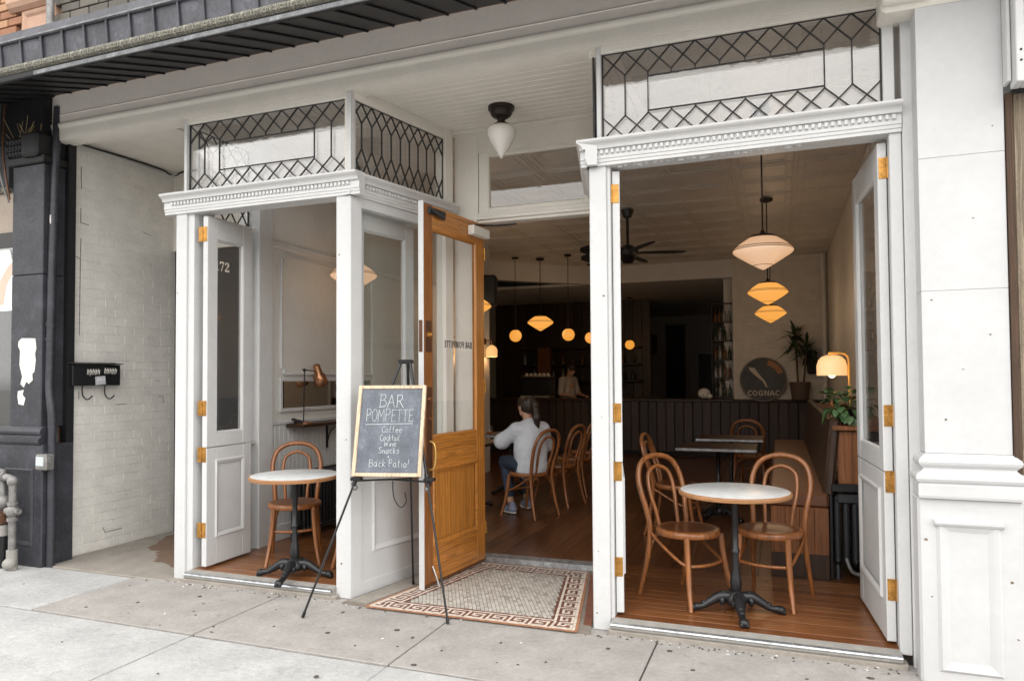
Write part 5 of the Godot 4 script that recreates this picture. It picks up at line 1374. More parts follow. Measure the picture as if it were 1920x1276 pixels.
	for q in [[-0.24, 0.22], [-0.14, 0.20], [-0.06, 0.08], [0.04, -0.04], [0.07, -0.14], [0.04, -0.13], [-0.01, -0.03], [-0.12, 0.06], [-0.22, 0.16]]: bnd.append(Vector2(q[0], q[1]))
	put("painted_shape", Geo.new().extr(bnd, 0.002, Transform3D(Basis.IDENTITY, V(0, 0, 0.012))), M.tray_cream, tr)
	var arc2 := PackedVector2Array()
	for i in 9: arc2.append(Vector2(cos(0.35 + i * 0.12), sin(0.35 + i * 0.12)) * 0.35)
	for i in range(8, -1, -1): arc2.append(Vector2(cos(0.35 + i * 0.12), sin(0.35 + i * 0.12)) * 0.26)
	put("painted_shape", Geo.new().extr(arc2, 0.002, Transform3D(Basis.IDENTITY, V(0, 0, 0.012))), M.tray_orange, tr)
	var ct := put("lettering", text_mesh("COGNAC", 0.092, 0.004), M.tray_cream, tr)
	ct.position = V(0.0, -0.24, 0.014)
	# shelf with bottles, ornament, loudspeakers
	var sh := thing("bottle_shelf", "narrow dark shelf unit full of bottles beside the white brick pier", "shelf", V(0.78, 1.125, -9.2))
	for x in [0.0, 0.375]: put("upright", Geo.new().span(V(x, 0, -0.18), V(x + 0.015, 1.8, 0.0), 0.002), M.black_metal, sh)
	for i in 6:
		put("shelf_board", Geo.new().span(V(0.015, 0.02 + 0.34 * i, -0.18), V(0.375, 0.04 + 0.34 * i, 0.0), 0.002), M.dark_wood, sh)
		if i < 5:
			for k in 4: bottle(V(0.78 + 0.065 + 0.082 * k, 1.125 + 0.042 + 0.34 * i, -9.27), rng.randf_range(0.20, 0.28), 0.030, [M.bottle_a, M.bottle_b, M.bottle_c][rng.randi_range(0, 2)], "dark bottle standing in the narrow shelf unit beside the pier", "bottles in the narrow shelf unit")
	var om := thing("white_ornament", "round white ribbed ornament standing on the bar counter", "ornament", V(0.66, 1.125, -8.97))
	put("bowl", Geo.new().ball(V(0, 0.10, 0), V(0.11, 0.095, 0.10), 14, 10).ball(V(0.10, 0.045, 0.02), V(0.05, 0.045, 0.05), 10, 7), M.ornament, om)
	for q in [[V(-2.22, 2.62, -5.7), 0.34, 0.46, 0.26, "black loudspeaker hung high in the doorway, over the bar"], [V(-1.62, 2.2, -16.8), 0.34, 0.56, 0.28, "black loudspeaker on the pale wall at the very back"], [V(2.46, 1.56, -8.86), 0.14, 0.40, 0.16, "slim black loudspeaker behind the dracaena"]]:
		var sp := thing("loudspeaker", q[4], "loudspeaker", q[0], 0.3)
		put("cabinet", Geo.new().box(V(0, q[2] / 2, 0), V(q[1], q[2], q[3]), Basis.IDENTITY, 0.03), M.black_soft, sp)
		put("grille", Geo.new().box(V(0, q[2] / 2, q[3] / 2 + 0.004), V(q[1] * 0.86, q[2] * 0.88, 0.012), Basis.IDENTITY, 0.005), M.black_metal, sp)
		put("wall_bracket", Geo.new().box(V(-0.02, q[2] / 2, -q[3] / 2 - 0.05), V(0.06, 0.10, 0.12), Basis.IDENTITY, 0.004), M.black_metal, sp)
	# back bar: lit wood column, shelves and bottles, espresso machine with cups
	var bb := thing("back_bar", "dark back bar shelving with a brown wooden column", "shelving", V(-3.9, 0.08, -11.6))
	put("cabinet", Geo.new().span(V(0, 0, -0.35), V(2.9, 0.9, 0.2), 0.01), M.dark_wood, bb)
	for i in 3: put("shelf_board", Geo.new().span(V(0, 1.35 + 0.38 * i, -0.35), V(2.9, 1.38 + 0.38 * i, 0.0), 0.003), M.dark_wood, bb)
	put("column", Geo.new().span(V(0.55, 0.9, -0.1), V(0.85, 2.15, 0.12), 0.01), M.bench_wood, bb)
	for i in 24: bottle(V(-3.75 + 0.235 * (i % 12), 0.08 + 1.38 + 0.38 * (i / 12), -11.75), rng.randf_range(0.22, 0.30), 0.036, [M.bottle_a, M.bottle_b, M.bottle_c][rng.randi_range(0, 2)], "bottle on the back bar shelving", "bottles on the back bar")
	var em := thing("espresso_machine", "black espresso machine topped with cups on the bar counter", "coffee machine", V(-2.55, 1.125, -9.15))
	put("body", Geo.new().box(V(0, 0.22, 0), V(0.62, 0.38, 0.34), Basis.IDENTITY, 0.03), M.black_metal, em)
	put("cup_rail", Geo.new().box(V(0, 0.425, 0), V(0.60, 0.02, 0.32), Basis.IDENTITY, 0.004), M.steel, em)
	put("drip_tray", Geo.new().box(V(0, 0.03, 0.06), V(0.60, 0.05, 0.40), Basis.IDENTITY, 0.01), M.steel, em)
	for i in 6:
		var cp := thing("coffee_cup", "small pale cup upside down on the espresso machine", "cup", V(-2.78 + 0.09 * i, 1.563, -9.12), 0, "cups on the espresso machine")
		put("bowl", Geo.new().lathe([Vector2(0.04, 0), Vector2(0.038, 0.02), Vector2(0.025, 0.055), Vector2(0, 0.06)], 10), M.tray_cream, cp)
	# things of the narrower bay: shelf, lamp, mirror
	var ls := thing("wall_shelf", "narrow dark wooden shelf on iron brackets below the framed mirror", "shelf", V(-2.29, 1.085, -1.12))
	put("board", Geo.new().span(V(0, 0.0, -1.1), V(0.19, 0.028, 0.0), 0.003), M.dark_wood, ls)
	for z in [-0.62]: put("bracket", Geo.new().span(V(0.004, -0.24, z - 0.012), V(0.016, 0.0, z + 0.012), 0.002).tube(spline([V(0.012, -0.20, z), V(0.05, -0.08, z), V(0.15, -0.006, z)], 5), 0.006, 6), M.black_metal, ls)
	var cl := thing("copper_lamp", "copper reading lamp with a cone head on the wall shelf", "table lamp", V(-2.185, 1.113, -1.24))
	put("base", Geo.new().lathe([Vector2(0, 0), Vector2(0.085, 0), Vector2(0.085, 0.016), Vector2(0.02, 0.024), Vector2(0, 0.024)], 20), M.copper, cl)
	put("stem", Geo.new().tube([V(0, 0.02, 0), V(0.01, 0.50, 0)], 0.0055, 6).ball(V(0.01, 0.495, 0), V(0.014, 0.018, 0.014), 8, 6), M.black_metal, cl)
	put("arm", Geo.new().tube([V(0.06, 0.50, 0.10), V(0.0, 0.485, -0.20)], 0.0055, 6), M.black_metal, cl)
	put("head", Geo.new().lathe([Vector2(0.062, -0.10), Vector2(0.066, -0.09), Vector2(0.055, 0.0), Vector2(0.038, 0.012), Vector2(0.034, 0.10), Vector2(0.028, 0.108), Vector2(0.0, 0.108)], 18, Transform3D(Basis(V(0, 0, 1), 0.0) * Basis(V(1, 0, 0), 0.45), V(0.0, 0.45, -0.235))), M.copper, cl)
	put("cord", Geo.new().tube(spline([V(-0.02, 0.02, 0.10), V(0.03, 0.03, 0.14), V(0.06, 0.02, 0.10), V(0.02, 0.03, 0.08), V(-0.03, 0.045, 0.12), V(0.03, 0.05, 0.17)], 4), 0.012, 6), M.black_soft, cl)
	var mi := thing("wall_mirror", "low mirror in a white frame above the wall shelf", "mirror", V(-2.304, 1.26, -1.07))
	put("glass_sheet", Geo.new().span(V(0, 0, -1.5), V(0.008, 0.245, 0.0)), M.mirror, mi)
	for f in [[V(0.0, -0.035, -1.5), V(0.022, 0.0, 0.035)], [V(0.0, 0.245, -1.5), V(0.022, 0.28, 0.035)], [V(0.0, 0.0, 0.0), V(0.022, 0.245, 0.035)]]: put("frame", Geo.new().span(f[0], f[1], 0.004), M.white, mi)
	# wine glasses and a phone on the woman's table
	for q in [[V(-1.02, 0.82, -2.93), "half full wine glass on the seated woman's table"], [V(-1.22, 0.82, -2.80), "wine glass across the seated woman's table"]]:
		var wg := thing("wine_glass", q[1], "wine glass", q[0], 0)
		put("bowl", Geo.new().lathe([Vector2(0.0, 0.085), Vector2(0.03, 0.10), Vector2(0.038, 0.13), Vector2(0.030, 0.185)], 14), M.glass, wg)
		put("stem", Geo.new().lathe([Vector2(0.032, 0.0), Vector2(0.03, 0.004), Vector2(0.004, 0.01), Vector2(0.004, 0.085), Vector2(0, 0.09)], 12), M.glass, wg)
		put("drink", Geo.new().lathe([Vector2(0.0, 0.088), Vector2(0.028, 0.102), Vector2(0.035, 0.126), Vector2(0.0, 0.126)], 14), M.wine, wg)
func leaf_geo(at: Vector3, d: Vector3, l: float, w: float) -> Geo:
	var up := Vector3.UP if absf(d.y) < 0.9 else Vector3.RIGHT
	var s := d.cross(up).normalized() * w
	var n := s.cross(d).normalized() * w * 0.35
	var a := at
	var b := at + d * l * 0.35
	var c := at + d * l * 0.7 - n * 0.4
	var e := at + d * l - n * 1.4
	var g := Geo.new()
	for k in [-1.0, 1.0]:
		var p: Vector3 = b + s * k * 0.9 + n
		var q: Vector3 = c + s * k * 0.75 + n * 0.6
		if k > 0:
			g.tri(a, p, b); g.quad(b, p, q, c); g.tri(c, q, e)
		else:
			g.tri(a, b, p); g.quad(b, c, q, p); g.tri(c, e, q)
	return g
func blade_geo(at: Vector3, d: Vector3, l: float, w: float) -> Geo:
	var up := Vector3.UP if absf(d.y) < 0.9 else Vector3.RIGHT
	var s := d.cross(up).normalized() * w
	var g := Geo.new()
	var pts: Array = []
	for i in 5:
		var f := i / 4.0
		pts.append([at + d * l * f + V(0, -0.10 * f * f, 0), s * [0.5, 1.0, 0.9, 0.6, 0.06][i]])
	for i in 4: g.quad(pts[i][0] - pts[i][1], pts[i][0] + pts[i][1], pts[i + 1][0] + pts[i + 1][1], pts[i + 1][0] - pts[i + 1][1])
	return g

# ---------------------------------------------------------------- things on the street side
func build_outside() -> void:
	# mailbox on the white brick wall
	var mb := thing("mailbox", "small black metal mailbox with scratched tags on the white brick wall", "mailbox", V(-3.80, 1.48, -0.35))
	put("body", Geo.new().span(V(0.0, 0.0, -0.235), V(0.09, 0.185, 0.235), 0.004), M.black_metal, mb)
	put("lid", Geo.new().box(V(0.05, 0.198, 0.0), V(0.125, 0.008, 0.50), Basis(V(0, 0, 1), -0.10), 0.002), M.iron_grey, mb)
	for z in [0.12, -0.10]: put("hook", Geo.new().tube(spline([V(0.06, 0.01, z), V(0.06, -0.07, z), V(0.065, -0.11, z - 0.02), V(0.07, -0.12, z - 0.05), V(0.075, -0.09, z - 0.085)], 5), 0.006, 6), M.black_metal, mb)
	var sc := Geo.new()
	for wd in [[0.10, 0.125, 5], [-0.07, 0.135, 5]]:
		var z: float = wd[0]
		for i in int(wd[2]):
			var zz := z - 0.026 * i
			var pts := [V(0.0915, wd[1] - 0.03 + rng.randf_range(-0.01, 0.01), zz), V(0.0915, wd[1] + 0.022, zz - 0.006), V(0.0915, wd[1] - 0.01, zz - 0.014), V(0.0915, wd[1] + 0.012, zz - 0.02), V(0.0915, wd[1] - 0.028, zz - 0.012)]
			sc.tube(spline(pts, 3), 0.0022, 4)
	put("scribble", sc, M.paper, mb)
	put("sticker", Geo.new().box(V(0.0912, 0.045, -0.03), V(0.0015, 0.075, 0.10), Basis(V(1, 0, 0), 0.08)), M.sticker, mb)
	var sc2 := Geo.new()
	for i in 6: sc2.tube([V(0.0925, 0.03 + 0.01 * (i % 2), 0.005 - 0.014 * i), V(0.0925, 0.065, -0.002 - 0.014 * i)], 0.0018, 4)
	put("sticker_print", sc2, M.paper, mb)
	# loose cable in the recess
	var cb := thing("loose_cable", "black cable with white tail along the top of the recess wall", "cable", V(-3.80, 3.62, -0.1))
	put("sheath", Geo.new().tube(spline([V(0.0, 0.06, 0.02), V(0.012, -0.005, -0.08), V(0.015, -0.012, -0.25), V(0.015, 0.0, -0.6), V(0.015, 0.0, -1.0), V(0.02, -0.02, -1.08), V(0.06, -0.03, -1.13), V(0.12, 0.005, -1.155), V(0.35, 0.005, -1.16)], 5), 0.008, 6), M.black_soft, cb)
	put("white_wire", Geo.new().tube(spline([V(0.0, 0.03, 0.02), V(0.018, -0.035, -0.10), V(0.02, -0.03, -0.4), V(0.02, -0.035, -0.95), V(0.05, -0.055, -1.05), V(0.09, -0.02, -1.12)], 5), 0.006, 6), M.white, cb)
	# neighbouring shop: dark painted pilaster, window bits, sign
	var nb := thing("neighbour_shop", "neighbouring shopfront with slate painted pilaster and poster in its window", "building", V(-4.17, 0, 0.1))
	var ps := grp("pilaster", nb)
	put("shaft", Geo.new().span(V(0.0, 2.42, -0.25), V(0.375, 3.35, 0.0), 0.006).span(V(0.0, 1.14, -0.25), V(0.375, 2.417, 0.0), 0.006), M.slate_paint, ps)
	put("base_moulding", mould([[-0.1, 1.0], [0.035, 1.0], [0.05, 1.02], [0.05, 1.045], [0.03, 1.06], [0.02, 1.075], [0.035, 1.085], [0.04, 1.105], [0.03, 1.125], [0.01, 1.145], [-0.1, 1.15]], -0.09, 0.42), M.slate_paint, ps)
	put("plinth", Geo.new().span(V(-0.10, -0.05, -0.25), V(0.44, 1.0, 0.03), 0.008), M.slate_paint, ps)
	put("plinth_panel", bevel_frame(0.0, 0.34, 0.16, 0.80, 0.045, 0.031, 0.012), M.slate_paint, ps)
	put("capital", Geo.new().span(V(-0.03, 3.35, -0.25), V(0.40, 3.42, 0.03), 0.01).span(V(-0.01, 3.42, -0.2), V(0.18, 3.58, 0.055), 0.03).span(V(0.185, 3.40, -0.2), V(0.385, 3.60, 0.075), 0.02), M.slate_dark, ps)
	var orn := Geo.new()
	for i in 5:
		for j in 3: orn.ball(V(0.015 + 0.038 * i, 3.44 + 0.055 * j, 0.052), V(0.018, 0.026, 0.02), 7, 5)
	put("carving", orn, M.slate_dark, ps)
	var tp := PackedVector2Array()
	for q in [[0.10, 1.86], [0.14, 1.885], [0.30, 1.88], [0.315, 1.80], [0.30, 1.75], [0.31, 1.70], [0.295, 1.60], [0.27, 1.585], [0.275, 1.53], [0.23, 1.50], [0.20, 1.52], [0.17, 1.47], [0.13, 1.50], [0.15, 1.56], [0.115, 1.66], [0.12, 1.78], [0.095, 1.82]]: tp.append(Vector2(q[0], q[1]))
	put("torn_paper", Geo.new().extr(tp, 0.0025, Transform3D(Basis.IDENTITY, V(0, 0, 0.0005))), M.paper, ps)
	var tp2 := PackedVector2Array()
	for q in [[0.10, 1.44], [0.17, 1.45], [0.155, 1.41], [0.19, 1.38], [0.17, 1.32], [0.11, 1.33], [0.095, 1.39]]: tp2.append(Vector2(q[0], q[1]))
	put("torn_paper", Geo.new().extr(tp2, 0.0025, Transform3D(Basis.IDENTITY, V(0, 0, 0.0005))), M.paper, ps)
	var nest := Geo.new()
	for i in 24:
		var p := V(rng.randf_range(-0.04, 0.30), 3.56, rng.randf_range(-0.12, 0.05))
		nest.tube([p, p + V(rng.randf_range(-0.13, 0.13), rng.randf_range(0.05, 0.22), rng.randf_range(-0.05, 0.08))], 0.0022, 4)
	stuff(put("straw_nest", nest, M.straw, ps))
	put("frieze", Geo.new().span(V(-2.5, 3.60, -0.25), V(0.335, 4.0, -0.02), 0.004), M.slate_dark, nb)
	var dp := put("downpipe", Geo.new().tube(spline([V(0.40, 3.85, -0.10), V(0.40, 3.2, -0.08), V(0.405, 2.4, -0.06), V(0.405, 1.62, -0.05), V(0.42, 1.45, -0.04), V(0.46, 1.28, -0.03), V(0.47, 1.1, -0.03), V(0.47, 0.1, -0.03), V(0.475, -0.01, -0.02)], 4), 0.032, 10).tube([V(0.405, 1.98, -0.055), V(0.405, 2.02, -0.055)], 0.038, 10).tube([V(0.405, 1.86, -0.052), V(0.405, 1.885, -0.052)], 0.037, 10), M.slate_paint, nb)
	put("paint_fleck", Geo.new().box(V(0.405, 2.88, -0.041), V(0.014, 0.075, 0.004), Basis.IDENTITY, 0.001), M.paper, dp)
	put("back_strip", Geo.new().span(V(0.35, -0.05, -0.26), V(0.42, 3.95, -0.19)), M.slate_dark, nb)
	var wn := grp("window", nb)
	put("sign_panel", Geo.new().span(V(-2.0, 3.22, -0.25), V(-0.205, 3.9, -0.1), 0.005), M.slate_paint, wn)
	put("sign_edge", Geo.new().span(V(-2.0, 3.18, -0.22), V(-0.19, 3.225, -0.08), 0.004), M.gutter, wn)
	put("blind_board", Geo.new().span(V(-2.0, 2.83, -0.25), V(-0.10, 3.18, -0.12)), M.shop_panel, wn)
	put("dark_rail", Geo.new().span(V(-2.0, 2.70, -0.25), V(-0.08, 2.83, -0.11)), M.shop_dark, wn)
	put("poster", Geo.new().span(V(-0.9, 2.18, -0.145), V(-0.12, 2.70, -0.135)), M.poster_a, wn)
	var ph := PackedVector2Array()
	for q in [[-0.30, 2.20], [-0.27, 2.36], [-0.20, 2.46], [-0.14, 2.50], [-0.13, 2.55], [-0.17, 2.58], [-0.24, 2.54], [-0.34, 2.42], [-0.45, 2.20]]: ph.append(Vector2(q[0], q[1]))
	put("poster_print", Geo.new().extr(ph, 0.002, Transform3D(Basis.IDENTITY, V(0, 0, -0.1345))), M.poster_b, wn)
	var pw := put("poster_letter", text_mesh("W", 0.085, 0.002, true), M.shop_dark, wn)
	pw.position = V(-0.165, 2.635, -0.133)
	put("interior", Geo.new().span(V(-2.0, 0.35, -0.6), V(-0.10, 2.2, -0.5)), M.shop_dark, wn)
	put("pane", Geo.new().span(V(-2.0, 0.9, -0.125), V(-0.10, 2.70, -0.119)), M.glass, wn)
	put("stall_board", Geo.new().span(V(-2.0, 0.0, -0.3), V(-0.10, 0.9, -0.1), 0.004), M.slate_paint, wn)
	for i in 3:
		var bx := thing("window_goods", ["pale jar in the neighbouring shop window", "orange bottle in the neighbouring shop window", "brown box in the neighbouring shop window"][i], ["jar", "bottle", "box"][i], V(-4.36 - 0.10 * (i % 2), 1.0 + 0.30 * i, -0.18))
		put("body", Geo.new().lathe([Vector2(0, 0), Vector2(0.05, 0.0), Vector2(0.052, 0.13), Vector2(0.025, 0.17), Vector2(0.022, 0.2), Vector2(0, 0.2)], 12) if i < 2 else Geo.new().box(V(0, 0.08, 0), V(0.14, 0.16, 0.10), Basis.IDENTITY, 0.004), [M.tray_cream, M.tray_orange, M.bench_wood][i], bx)
		put("lid", Geo.new().lathe([Vector2(0, 0.2), Vector2(0.026, 0.2), Vector2(0.026, 0.22), Vector2(0, 0.222)], 12) if i < 2 else Geo.new().box(V(0, 0.165, 0), V(0.145, 0.01, 0.105)), M.black_soft, bx)
	var wires := thing("hanging_wires", "two loose wires hanging beside the slate painted pilaster", "cable", V(-4.22, 3.1, 0.12))
	put("wire", Geo.new().tube(spline([V(-0.10, 0.85, 0), V(-0.11, 0.4, 0.0), V(-0.05, 0.15, 0.01), V(0.03, -0.05, 0.0)], 5), 0.009, 6), M.galvanised, wires)
	put("wire", Geo.new().tube(spline([V(-0.03, 0.85, 0), V(-0.05, 0.45, 0.0), V(0.0, 0.2, 0.01), V(0.04, -0.03, 0.0)], 5), 0.009, 6), M.bronze, wires)
	var eb := thing("junction_box", "small grey junction box on the downpipe beside the white brick wall", "junction box", V(-3.70, 0.80, 0.13))
	put("case", Geo.new().box(V(0, 0.06, 0), V(0.13, 0.13, 0.08), Basis.IDENTITY, 0.012), M.galvanised, eb)
	put("cover", Geo.new().box(V(0.0, 0.068, 0.043), V(0.085, 0.075, 0.012), Basis.IDENTITY, 0.004), M.meter_face, eb)
	# gas pipes at the foot of the pilaster
	var gp := thing("gas_pipe", "grey gas pipe with a valve rising from the pavement at the slate pilaster", "pipe", V(-3.90, 0, 0.25))
	put("riser", Geo.new().tube(spline([V(0, 0.0, 0), V(0, 0.3, 0), V(0, 0.66, 0), V(-0.02, 0.725, 0), V(-0.08, 0.74, 0), V(-0.5, 0.74, 0)], 5), 0.028, 10), M.galvanised, gp)
	put("valve", Geo.new().ball(V(0, 0.47, 0), V(0.05, 0.055, 0.05), 10, 7).tube([V(-0.075, 0.47, 0), V(0.075, 0.47, 0)], 0.026, 8).tube([V(0, 0.52, 0), V(0, 0.545, 0)], 0.04, 10).tube([V(0, 0.39, 0), V(0, 0.42, 0)], 0.04, 10), M.galvanised, gp)
	put("elbow", Geo.new().ball(V(-0.005, 0.71, 0), V(0.045, 0.045, 0.04), 10, 7).tube([V(-0.13, 0.74, 0), V(-0.10, 0.74, 0)], 0.037, 10), M.galvanised, gp)
	put("base_sleeve", Geo.new().tube([V(0, 0.0, 0.0), V(0, 0.16, 0)], 0.040, 10).ball(V(0, 0.05, 0.02), V(0.055, 0.05, 0.05), 9, 6), M.stone_sill, gp)
	var gp2 := thing("gas_meter", "rusty gas meter pipe with brass band beside the grey gas pipe", "pipe", V(-4.06, 0, 0.22))
	put("riser", Geo.new().tube([V(0, 0.0, 0), V(0, 0.34, 0)], 0.05, 10), M.black_metal, gp2)
	put("rusty_band", Geo.new().tube([V(0, 0.36, 0), V(0, 0.46, 0)], 0.052, 10), M.rust, gp2)
	put("pale_band", Geo.new().tube([V(0, 0.26, 0), V(0, 0.345, 0)], 0.056, 10), M.stone_sill, gp2)
	put("regulator", Geo.new().ball(V(0, 0.53, 0), V(0.07, 0.06, 0.06), 12, 8).tube([V(0, 0.58, 0), V(0, 0.78, 0), V(-0.3, 0.79, 0)], 0.026, 8), M.galvanised, gp2)
	# neighbour on the other side: sign box, old timber
	var nr := thing("timber_shop", "weathered timber shopfront under a navy sign box, next to the white pier", "building", V(3.0, 0, 0.0))
	put("sign_box", Geo.new().span(V(0.055, 2.94, -0.1), V(2.5, 4.0, 0.30), 0.004), M.sign_navy, nr)
	put("sign_frame", Geo.new().span(V(0.015, 2.90, 0.20), V(0.053, 4.0, 0.305), 0.004).span(V(-0.004, 2.93, 0.16), V(0.012, 4.0, 0.24), 0.003).span(V(0.054, 2.90, 0.2), V(2.5, 2.938, 0.305), 0.004), M.white, nr)
	put("screw", Geo.new().ball(V(0.035, 3.0, 0.306), V(0.006, 0.006, 0.003), 7, 5).ball(V(0.035, 3.05, 0.306), V(0.006, 0.006, 0.003), 7, 5), M.black_metal, nr)
	put("corner_strip", Geo.new().span(V(0.004, 0.95, 0.02), V(0.035, 2.90, 0.16), 0.003), M.brown_timber, nr)
	put("post", Geo.new().span(V(0.038, 0.0, -0.1), V(0.14, 2.90, 0.14), 0.006), M.old_timber, nr)
	put("wall", Geo.new().span(V(0.14, 0.0, -0.3), V(2.5, 2.90, 0.08)), M.shop_panel, nr)
	# street opposite, seen only as reflections in the glass
	var fx := [[-26.0, 9.0, 5.4, "facade_red"], [-16.5, 8.0, 6.2, "facade_tan"], [-8.0, 7.0, 5.2, "facade_grey"], [-0.5, 8.0, 6.6, "facade_red"], [8.0, 7.5, 5.6, "facade_tan"], [16.0, 9.0, 6.4, "facade_grey"]]
	var lb := ["low red brick house across the street, outermost of its row", "tan rendered house across the street, next to the outermost brick one", "low grey house across the street between tan and red neighbours", "tall red brick house across the street, opposite the bar", "tan rendered house across the street, beside the tall brick one", "tall grey house across the street, at the other end of the row"]
	for i in fx.size():
		var ob := thing("house", lb[i], "house", V(fx[i][0], -0.3, 22.0), 0)
		var w: float = fx[i][1]
		var h: float = fx[i][2]
		put("wall", Geo.new().span(V(0, 0, 0), V(w, h, 8)), M[fx[i][3]], ob)
		put("roof_cornice", Geo.new().span(V(-0.1, h, -0.3), V(w + 0.1, h + 0.35, 8.1), 0.04), M.fascia, ob)
		for r in 1:
			for k in 3:
				var wx := w * (k + 0.5) / 3
				put("window", Geo.new().span(V(wx - 0.55, 3.6 + r * 2.3 - (0.0 if r == 0 else 0.4), -0.04), V(wx + 0.55, 3.6 + r * 2.3 + 1.4 - (0.0 if r == 0 else 0.4), 0.02), 0.01), M.dark_pane, ob)
		put("shopfront", Geo.new().span(V(0.4, 0.4, -0.05), V(w - 0.4, 2.8, 0.02), 0.02), M.dark_pane, ob)
# ---------------------------------------------------------------- people: distance field of tapered capsules, meshed with surface nets
func capsule_body(caps: Array, cell: float, k: float) -> Geo:
	var lo := Vector3.ONE * 1e9
	var hi := -lo
	for c in caps:
		var r: float = maxf(c[2], c[3]) + k + cell * 2
		for p in [c[0], c[1]]:
			lo = lo.min(p - Vector3.ONE * r); hi = hi.max(p + Vector3.ONE * r)
	var nx := int((hi.x - lo.x) / cell) + 2
	var ny := int((hi.y - lo.y) / cell) + 2
	var nz := int((hi.z - lo.z) / cell) + 2
	var f := PackedFloat32Array()
	f.resize(nx * ny * nz)
	f.fill(1.0)
	for c in caps:
		var a: Vector3 = c[0]
		var b: Vector3 = c[1]
		var ra: float = c[2]
		var rb: float = c[3]
		var sq: Vector3 = c[4] if c.size() > 4 else Vector3.ONE
		var m := maxf(ra, rb) + k + cell * 2
		var l0 := ((a.min(b) - Vector3.ONE * m - lo) / cell).floor()
		var l1 := ((a.max(b) + Vector3.ONE * m - lo) / cell).ceil()
		var ab := b - a
		var d2 := maxf(ab.length_squared(), 1e-9)
		for z in range(maxi(int(l0.z), 0), mini(int(l1.z), nz - 1) + 1):
			for y in range(maxi(int(l0.y), 0), mini(int(l1.y), ny - 1) + 1):
				var row := (z * ny + y) * nx
				for x in range(maxi(int(l0.x), 0), mini(int(l1.x), nx - 1) + 1):
					var p := lo + Vector3(x, y, z) * cell
					var t := clampf((p - a).dot(ab) / d2, 0.0, 1.0)
					var d := ((p - a - ab * t) / sq).length() - lerpf(ra, rb, t)
					var o := f[row + x]
					var h := maxf(k - absf(o - d), 0.0) / k
					f[row + x] = minf(o, d) - h * h * k * 0.25
	var idx := {}
	var pos := PackedVector3Array()
	var nrm := PackedVector3Array()
	var at := func(x: int, y: int, z: int) -> int: return (z * ny + y) * nx + x
	for z in nz - 1:
		for y in ny - 1:
			for x in nx - 1:
				var i0: int = (z * ny + y) * nx + x
				var v: Array = [f[i0], f[i0 + 1], f[i0 + nx], f[i0 + nx + 1], f[i0 + nx * ny], f[i0 + nx * ny + 1], f[i0 + nx * ny + nx], f[i0 + nx * ny + nx + 1]]
				var neg := 0
				for q in v:
					if q < 0.0: neg += 1
				if neg == 0 or neg == 8: continue
				var s := Vector3.ZERO
				var cnt := 0
				for e in [[0, 1], [2, 3], [4, 5], [6, 7], [0, 2], [1, 3], [4, 6], [5, 7], [0, 4], [1, 5], [2, 6], [3, 7]]:
					var a: float = v[e[0]]
					var b: float = v[e[1]]
					if (a < 0.0) != (b < 0.0):
						var pa := Vector3(e[0] & 1, (e[0] >> 1) & 1, e[0] >> 2)
						var pb := Vector3(e[1] & 1, (e[1] >> 1) & 1, e[1] >> 2)
						s += pa.lerp(pb, a / (a - b))
						cnt += 1
				idx[i0] = pos.size()
				pos.append(lo + (Vector3(x, y, z) + s / cnt) * cell)
				nrm.append(Vector3(v[1] + v[3] + v[5] + v[7] - v[0] - v[2] - v[4] - v[6], v[2] + v[3] + v[6] + v[7] - v[0] - v[1] - v[4] - v[5], v[4] + v[5] + v[6] + v[7] - v[0] - v[1] - v[2] - v[3]).normalized())
	var g := Geo.new()
	var st := [1, nx, nx * ny]
	for i0 in idx:
		for ax in 3:
			var i1: int = i0 + st[ax]
			if (f[i0] < 0.0) == (f[i1] < 0.0): continue
			var u: int = st[(ax + 1) % 3]
			var w: int = st[(ax + 2) % 3]
			if not (idx.has(i0 - u) and idx.has(i0 - w) and idx.has(i0 - u - w)): continue
			var q := [idx[i0], idx[i0 - u], idx[i0 - u - w], idx[i0 - w]]
			if f[i0] < 0.0: q.reverse()
			q.reverse()
			g.quadn(pos[q[0]], pos[q[1]], pos[q[2]], pos[q[3]], nrm[q[0]], nrm[q[1]], nrm[q[2]], nrm[q[3]])
	return g
func hand_caps(w: Vector3, d: Vector3, up: Vector3, side: float) -> Array:
	# palm and five fingers, a little curled; side tells where the thumb leaves
	var s := d.cross(up).normalized() * side
	var o: Array = []
	for i in 4: o.append([w, w + d * 0.075 + s * (0.027 - 0.018 * i), 0.017, 0.012])
	for i in 4:
		var b := w + d * 0.078 + s * (0.027 - 0.018 * i)
		var l: float = [0.036, 0.042, 0.039, 0.030][i]
		var m := b + d * l - up * 0.008
		o.append([b, m, 0.0092, 0.0085])
		o.append([m, m + (d * 0.6 - up * 0.8).normalized() * l * 0.8, 0.0085, 0.0075])
	var tb := w + d * 0.025 + s * 0.025
	var tm := tb + (d + s * 0.9).normalized() * 0.042
	o.append([tb, tm, 0.013, 0.010])
	o.append([tm, tm + (d + s * 0.15 - up * 0.2).normalized() * 0.03, 0.010, 0.0085])
	return o
